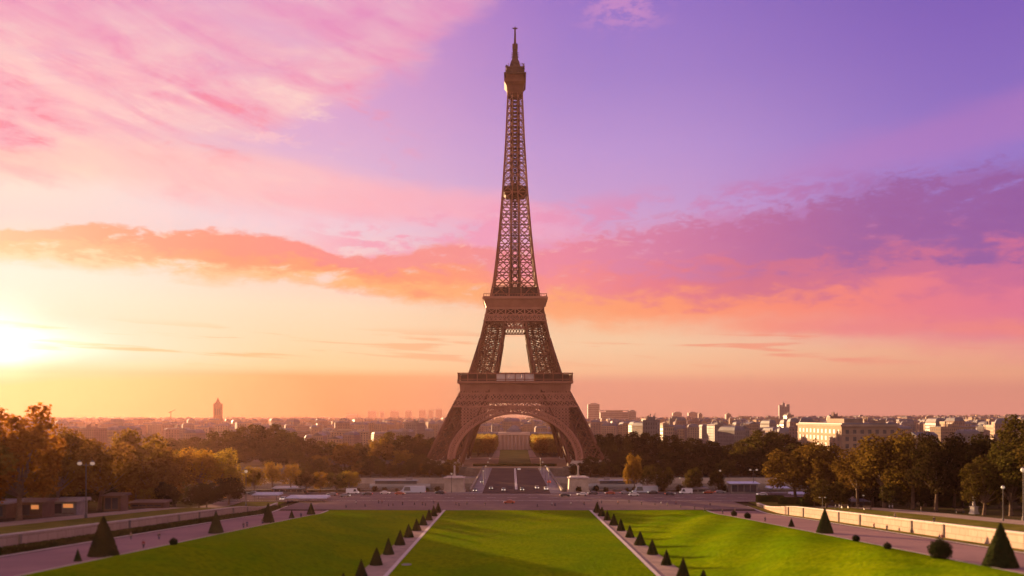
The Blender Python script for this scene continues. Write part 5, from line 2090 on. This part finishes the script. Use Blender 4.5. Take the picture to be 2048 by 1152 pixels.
BLOCKS = []
spec_ = [(26, 16, 20, 'mansard'), (34, 18, 23, 'mansard'), (20, 16, 26, 'mansard'), (42, 16, 19, 'gable'), (24, 20, 29, 'flat'), (52, 18, 24, 'flat'), (18, 15, 22, 'gable'), (30, 22, 21, 'mansard')]
for i, (w, d, h, k) in enumerate(spec_):
    for j in range(2):
        BLOCKS.append((block_mesh('town_block', w, d, h, CITY_WALLS[(i + 3 * j) % 5], k, 90 + i * 2 + j), w, d, h, k, (i + 3 * j) % 5))
CW = ('cream', 'buff', 'rosy', 'white', 'grey')
KW = {'mansard': 'zinc mansard', 'flat': 'flat', 'gable': 'pitched'}
taken = []


def scatter(n, px0, px1, d0, d1, where, group, hmin=.8, hmax=1.15, seed=1, step=1.0, rise=0.0):
    r = random.Random(seed)
    objs, tries = [], 0
    while len(objs) < n and tries < n * 60:
        tries += 1
        t = r.random()
        d = d0 + (d1 - d0) * t ** 1.25
        px = r.uniform(px0, px1)
        X = (px - 1024) / FPX * d
        rad = 11 + .004 * d
        if any((X - a) ** 2 + (d - b) ** 2 < (rad + c) ** 2 for a, b, c in taken):
            continue
        taken.append((X, d, rad))
        k = r.randrange(len(BLOCKS))
        me, w, dd, h, kd, cw = BLOCKS[k]
        o = link('town_building', me, None, (X, d, 0))
        s = r.uniform(.6, .95)
        sz = r.uniform(hmin, hmax) * (1 + rise * (d - d0) / (d1 - d0))
        o.scale = (s, s, sz)
        o.rotation_euler = (0, 0, r.choice((0, math.pi / 2)) + r.uniform(-.45, .45))
        o['d_'] = '%s building with %s roof' % (CW[cw], KW[kd])
        objs.append(o)
    label_by_order(objs, lambda o: o['d_'], where, 'building', group)
    for o in objs:
        del o['d_']
    return objs


taken += [(X, Y, 60) for X, Y in ((254, 645), (250, 600), (262, 690))] + [(0, y, 95) for y in range(700, 1000, 60)]
scatter(34, -60, 470, 760, 1700, 'in the near left roofs', 'town buildings on the near left', .6, .95, 1)
scatter(40, 20, 880, 1500, 3600, 'in the far left skyline', 'town buildings far left', .8, 1.12, 2)
scatter(34, 470, 880, 760, 1700, 'in roofs between left wood and tower', 'town buildings left of the tower', .6, .9, 3)
scatter(16, 900, 1160, 1150, 2600, 'in the haze seen through the arch', 'town buildings behind the arch', .8, 1.2, 4)
scatter(54, 1215, 1620, 760, 1800, 'in roofs over the dark right wood', 'town buildings right of the tower', .75, 1.1, 5)
scatter(60, 1340, 2060, 1500, 3200, 'in the far right skyline', 'town buildings far right', .85, 1.2, 6, rise=.22)
scatter(44, 1640, 2130, 720, 1600, 'in the near right roofs', 'town buildings on the near right', .75, 1.1, 7, rise=.1)


def rooftops():
    """the mass of small roofs out to the skyline that nobody could count."""
    r = random.Random(77)
    mb = MB()
    for _ in range(2600):
        d = 1100 + 4600 * r.random() ** .9
        px = r.uniform(-120, 2180)
        X = (px - 1024) / FPX * d
        if abs(X) < 90 and d < 1150:
            continue
        if any((X - a) ** 2 + (d - b) ** 2 < (12 + c) ** 2 for a, b, c in taken[3:]):
            continue
        w, l = r.uniform(5, 11), r.uniform(5, 9)
        h = r.uniform(14, 27) + (max(0, px - 1250) / 800) * (d / 3200) * 10
        q = r.uniform(-.6, .6)
        c, sn = math.cos(q), math.sin(q)
        def T(x, y, z):
            return (X + x * c - y * sn, d + x * sn + y * c, z)
        mb.cur = r.choice((0, 0, 1, 2, 3, 4))
        mb.hexa([T(-w, -l, -1), T(w, -l, -1), T(w, l, -1), T(-w, l, -1), T(-w, -l, h), T(w, -l, h), T(w, l, h), T(-w, l, h)])
        mb.cur = 5
        k = r.uniform(.15, .8)
        hh = r.uniform(1.5, 4)
        mb.hexa([T(-w, -l, h + .01), T(w, -l, h + .01), T(w, l, h + .01), T(-w, l, h + .01), T(-w * k, -l * k, h + hh), T(w * k, -l * k, h + hh), T(w * k, l * k, h + hh), T(-w * k, l * k, h + hh)])
        mb.cur = r.choice((0, 2, 3))
        for _k in range(2):
            x, y = r.uniform(-w, w) * .8, r.uniform(-l, l) * .5
            mb.hexa([T(x - .8, y - .5, h + .5), T(x + .8, y - .5, h + .5), T(x + .8, y + .5, h + .5), T(x - .8, y + .5, h + .5), T(x - .8, y - .5, h + 5), T(x + .8, y - .5, h + 5), T(x + .8, y + .5, h + 5), T(x - .8, y + .5, h + 5)])
        mb.cur = 6
        for f in range(int(h / 3.4)):
            z = 1 + f * 3.4
            for i in range(max(2, int(w / 1.6))):
                u = -w + 2 * w * (i + .5) / max(2, int(w / 1.6))
                mb.quad(T(u - .6, -l - .06, z), T(u + .6, -l - .06, z), T(u + .6, -l - .06, z + 1.9), T(u - .6, -l - .06, z + 1.9))
    o = mb.build('distant_rooftops', CITY_WALLS + [ZINC, CITY_GLASS])
    tag(o, 'mass of small town roofs stretching to the hazy skyline', 'rooftops', kind='stuff')


rooftops()


def slab(name, px, d, wpx, ytop, lab, mat, group=None, depth=.5, crown=None):
    """a far tower block: body, floor bands, roof plant."""
    p = at(px, d, 0)
    w = wpx * d / FPX
    h = height_to(ytop, p)
    root = empty(name, p, 0.0)
    tag(root, lab, 'tower block', group)
    mb = MB()
    mb.box(-w / 2, w / 2, -w * depth / 2, w * depth / 2, -1, h)
    mb.build('body', mat, root)
    mb = MB()
    fl = max(6, int(h / 7))
    for k in range(fl):
        z = 4 + k * (h - 6) / fl
        mb.box(-w / 2 + 1, w / 2 - 1, -w * depth / 2 - .2, -w * depth / 2 + .1, z, z + (h - 6) / fl * .45)
        mb.box(-w / 2 - .2, -w / 2 + .1, -w * depth / 2 + 1, w * depth / 2 - 1, z, z + (h - 6) / fl * .45)
    mb.build('window_bands', CITY_GLASS, root)
    mb = MB()
    mb.box(-w * .3, w * .3, -w * depth * .3, w * depth * .3, h + .01, h + 3.5)
    mb.build('roof_plant', mat, root)
    return root, w, h


G7 = 'tower blocks on the hazy skyline left of the tower'
for i, (px, w, yt) in enumerate(((744, 15, 823), (764, 8, 824), (789, 16, 822), (817, 12, 822), (845, 13, 821), (862, 9, 821), (878, 13, 819))):
    slab('tower_block', px, 5200 + 60 * (i % 3), w, yt, 'pale hazy tower block, %s from left of the row left of tower' % ordn(i), TOWER_GREY, G7, .6)
slab('tower_block', 1187, 3300, 23, 808, 'tall square grey tower block just right of the lattice tower', TOWER_GREY)
slab('tower_block', 1354, 3900, 18, 825, 'squat tower block, left of its pair on the right skyline', TOWER_GREY)
slab('tower_block', 1385, 3900, 18, 825, 'squat tower block, right of its pair on the right skyline', TOWER_GREY)
slab('tower_block', 706, 5600, 24, 829, 'low broad hazy block at left end of the tower row', TOWER_GREY)
r_, w_, h_ = slab('office_block', 1228, 3000, 56, 824, 'long grey office block with pale roof beside square tower', TOWER_GREY, None, .25)
mb = MB()
mb.box(-w_ / 2 - 3, w_ / 2 + 3, -w_ * .14, w_ * .14, h_ + 3.6, h_ + 6)
mb.build('roof_slab', CITY_WALLS[4], r_)
slab('office_block', 1264, 2950, 15, 822, 'narrow grey block at the right end of long office block', TOWER_GREY, None, .6)


def church_tower():
    p = at(436, 2200, 0)
    root = empty('church_tower', p, .25)
    tag(root, 'tall reddish stone tower with spire on the left skyline', 'tower')
    mb = MB()
    mb.box(-10.5, 10.5, -10.5, 10.5, -1, 62)
    for sx in (1, -1):
        for sy in (1, -1):
            mb.box(*sorted((sx * 10.502, sx * 8.5)), *sorted((sy * 10.502, sy * 8.5)), 62.01, 68)
    mb.build('body', TOWER_RED, root)
    mb = MB()
    for k in range(3):
        for s in (-1, 1):
            mb.box(-6 + k * 5, -3.5 + k * 5, s * 10.55 - .1, s * 10.55 + .1, 38, 54)
            mb.box(s * 10.55 - .1, s * 10.55 + .1, -6 + k * 5, -3.5 + k * 5, 38, 54)
    mb.build('belfry_opening', CITY_GLASS, root)
    mb = MB()
    mb.frust(0, 0, 8.2, 8.2, 6.5, 6.5, 62.02, 70)
    mb.frust(0, 0, 5.2, 5.2, .3, .3, 70.02, 84)
    mb.build('spire', TOWER_RED, root)


church_tower()


def dark_keep():
    p = at(1568, 2400, 0)
    root = empty('stepped_tower', p, -.2)
    tag(root, 'dark stepped tower with rooftop turret on the right skyline', 'tower')
    mb = MB()
    mb.box(-14, 14, -12, 12, -1, 62)
    mb.box(-14, -7, -12, 12, 62.01, 66)
    mb.box(6, 14, -12, 12, 62.01, 68)
    mb.build('body', TOWER_GREY, root)
    mb = MB()
    for f in range(14):
        for k in range(6):
            x = -12 + k * 4.4
            mb.quad((x, -12.08, 6 + f * 4), (x + 2.4, -12.08, 6 + f * 4), (x + 2.4, -12.08, 8.2 + f * 4), (x, -12.08, 8.2 + f * 4))
    mb.build('window_bands', CITY_GLASS, root)
    mb = MB()
    mb.box(-5, 1.5, -5, 5, 62.02, 72)
    mb.lathe([(.8, 72), (.3, 79)], 8, -2)
    mb.build('turret', TOWER_GREY, root)


dark_keep()


def long_palace():
    """the beige building with a sunlit side behind the right trees."""
    x0, x1, y0, y1, h = 234, 274, 600, 692, 29.0
    root = empty('apartment_building', ((x0 + x1) / 2, (y0 + y1) / 2, 0))
    tag(root, 'long beige building with sunlit left side above right trees', 'building')
    w, d = x1 - x0, y1 - y0
    mb = MB()
    mb.box(-w / 2, w / 2, -d / 2, d / 2, -1, h - 1.5)
    mb.build('wall', CITY_WALLS[0], root)
    mb = MB()
    mb.box(-w / 2 - 1, w / 2 + 1, -d / 2 - 1, d / 2 + 1, h - 1.49, h)
    for z in (h - 7.2, 5.5):
        mb.box(-w / 2 - .4, w / 2 + .4, -d / 2 - .4, d / 2 + .4, z, z + .6)
    mb.build('cornice', CITY_WALLS[3], root)
    mb = MB()
    mb.box(-w / 2 + .5, w / 2 - .5, -d / 2 + .5, d / 2 - .5, h + .003, h + .8)
    mb.build('roof', ZINC, root)
    mb = MB()
    mb.box(-8, 6, -20, 14, h + .81, h + 4.0)
    mb.box(9, 15, -38, -24, h + .81, h + 3.2)
    mb.build('penthouse', CITY_WALLS[1], root)
    for f in range(5):
        z = 2.2 + f * 5.0
        for i in range(11):
            y = -d / 2 + 6 + i * (d - 12) / 10
            mb = MB()
            mb.box(-w / 2 - .06, -w / 2 + .1, y - 1.5, y + 1.5, z, z + 3.0)
            mb.build('window', CITY_GLASS, root)
        for i in range(7):
            x = -w / 2 + 4 + i * (w - 8) / 6
            mb = MB()
            mb.box(x - 1.2, x + 1.2, -d / 2 - .06, -d / 2 + .1, z, z + 3.0)
            mb.build('window', CITY_GLASS, root)


long_palace()


def school():
    """long pale front with columns closing the lawn behind the tower."""
    root = empty('columned_hall', (AX, 885, 0))
    tag(root, 'pale columned hall with low dome closing the lawn behind the arch', 'building')
    wall = material('hall_stone', (0.58, 0.42, 0.34), (0.50, 0.36, 0.29), rough=0.9, scale=0.1)
    mb = MB()
    mb.box(-62, 62, 0, 16, -1, 14)
    mb.build('wing', wall, root)
    mb = MB()
    mb.box(-16, 16, -3, 18, -1, 18)
    mb.build('wall', wall, root)
    mb = MB()
    mb.frust(0, 8, 63, 8.6, 60, 4, 14.01, 18)
    mb.build('roof', ZINC, root)
    mb = MB()
    mb.frust(0, 7.5, 8, 7, 7.4, 6.4, 18.01, 20.5)
    mb.frust(0, 7.5, 7, 6, 4, 3.5, 20.51, 22.5)
    mb.build('dome', ZINC, root)
    for k in range(8):
        mb = MB()
        mb.lathe([(1.1, 0), (.9, 1), (.8, 14), (1.1, 15)], 10, -14 + k * 4, -4.6)
        mb.build('column', wall, root)
    mb = MB()
    mb.box(-16.5, 16.5, -6, -3.01, 15.01, 18)
    mb.build('pediment', wall, root)
    for k in range(8):
        for s in (1, -1):
            mb = MB()
            mb.box(s * (20 + k * 5.2) - 1.1, s * (20 + k * 5.2) + 1.1, -.08, .1, 3, 10)
            mb.build('window', CITY_GLASS, root)


school()
for px, d, w, yt, lab in ((1000, 2050, 30, 838, 'square grey block left behind the arch'), (1067, 2080, 50, 838, 'broad grey block right behind the arch'), (962, 2120, 40, 842, 'low grey block at the left end behind the arch')):
    slab('office_block', px, d, w, yt, lab, CITY_WALLS[3], None, .5)


def crane():
    p = at(342, 2500, 0)
    root = empty('tower_crane', p)
    tag(root, 'tiny tower crane above the left skyline', 'crane')
    mb = MB()
    mb.bar((0, 0, 0), (0, 0, 50), 2.0)
    mb.build('mast', METAL_DARK, root)
    mb = MB()
    mb.bar((-2, 0, 46), (14, 0, 54), 1.6)
    mb.bar((-8, 0, 44), (0, 0, 48), 2.2)
    mb.build('jib', METAL_DARK, root)


crane()

# ------------------------------------------------------------------ haze: one box of even air round the whole place
mb = MB()
mb.box(-6250, 6250, -300, 6300, -10.5, 345)
hz = mb.build('haze', [])
hm = bpy.data.materials.new('haze_air')
hm.use_nodes = True
nt = hm.node_tree
nt.nodes.clear()
pv_ = nt.nodes.new('ShaderNodeVolumePrincipled')
pv_.inputs['Color'].default_value = (*HAZE_COL, 1)
pv_.inputs['Density'].default_value = HAZE_DENSITY
pv_.inputs['Anisotropy'].default_value = HAZE_G
ho = nt.nodes.new('ShaderNodeOutputMaterial')
nt.links.new(pv_.outputs[0], ho.inputs['Volume'])
hz.data.materials.append(hm)
hz['kind'] = 'stuff'
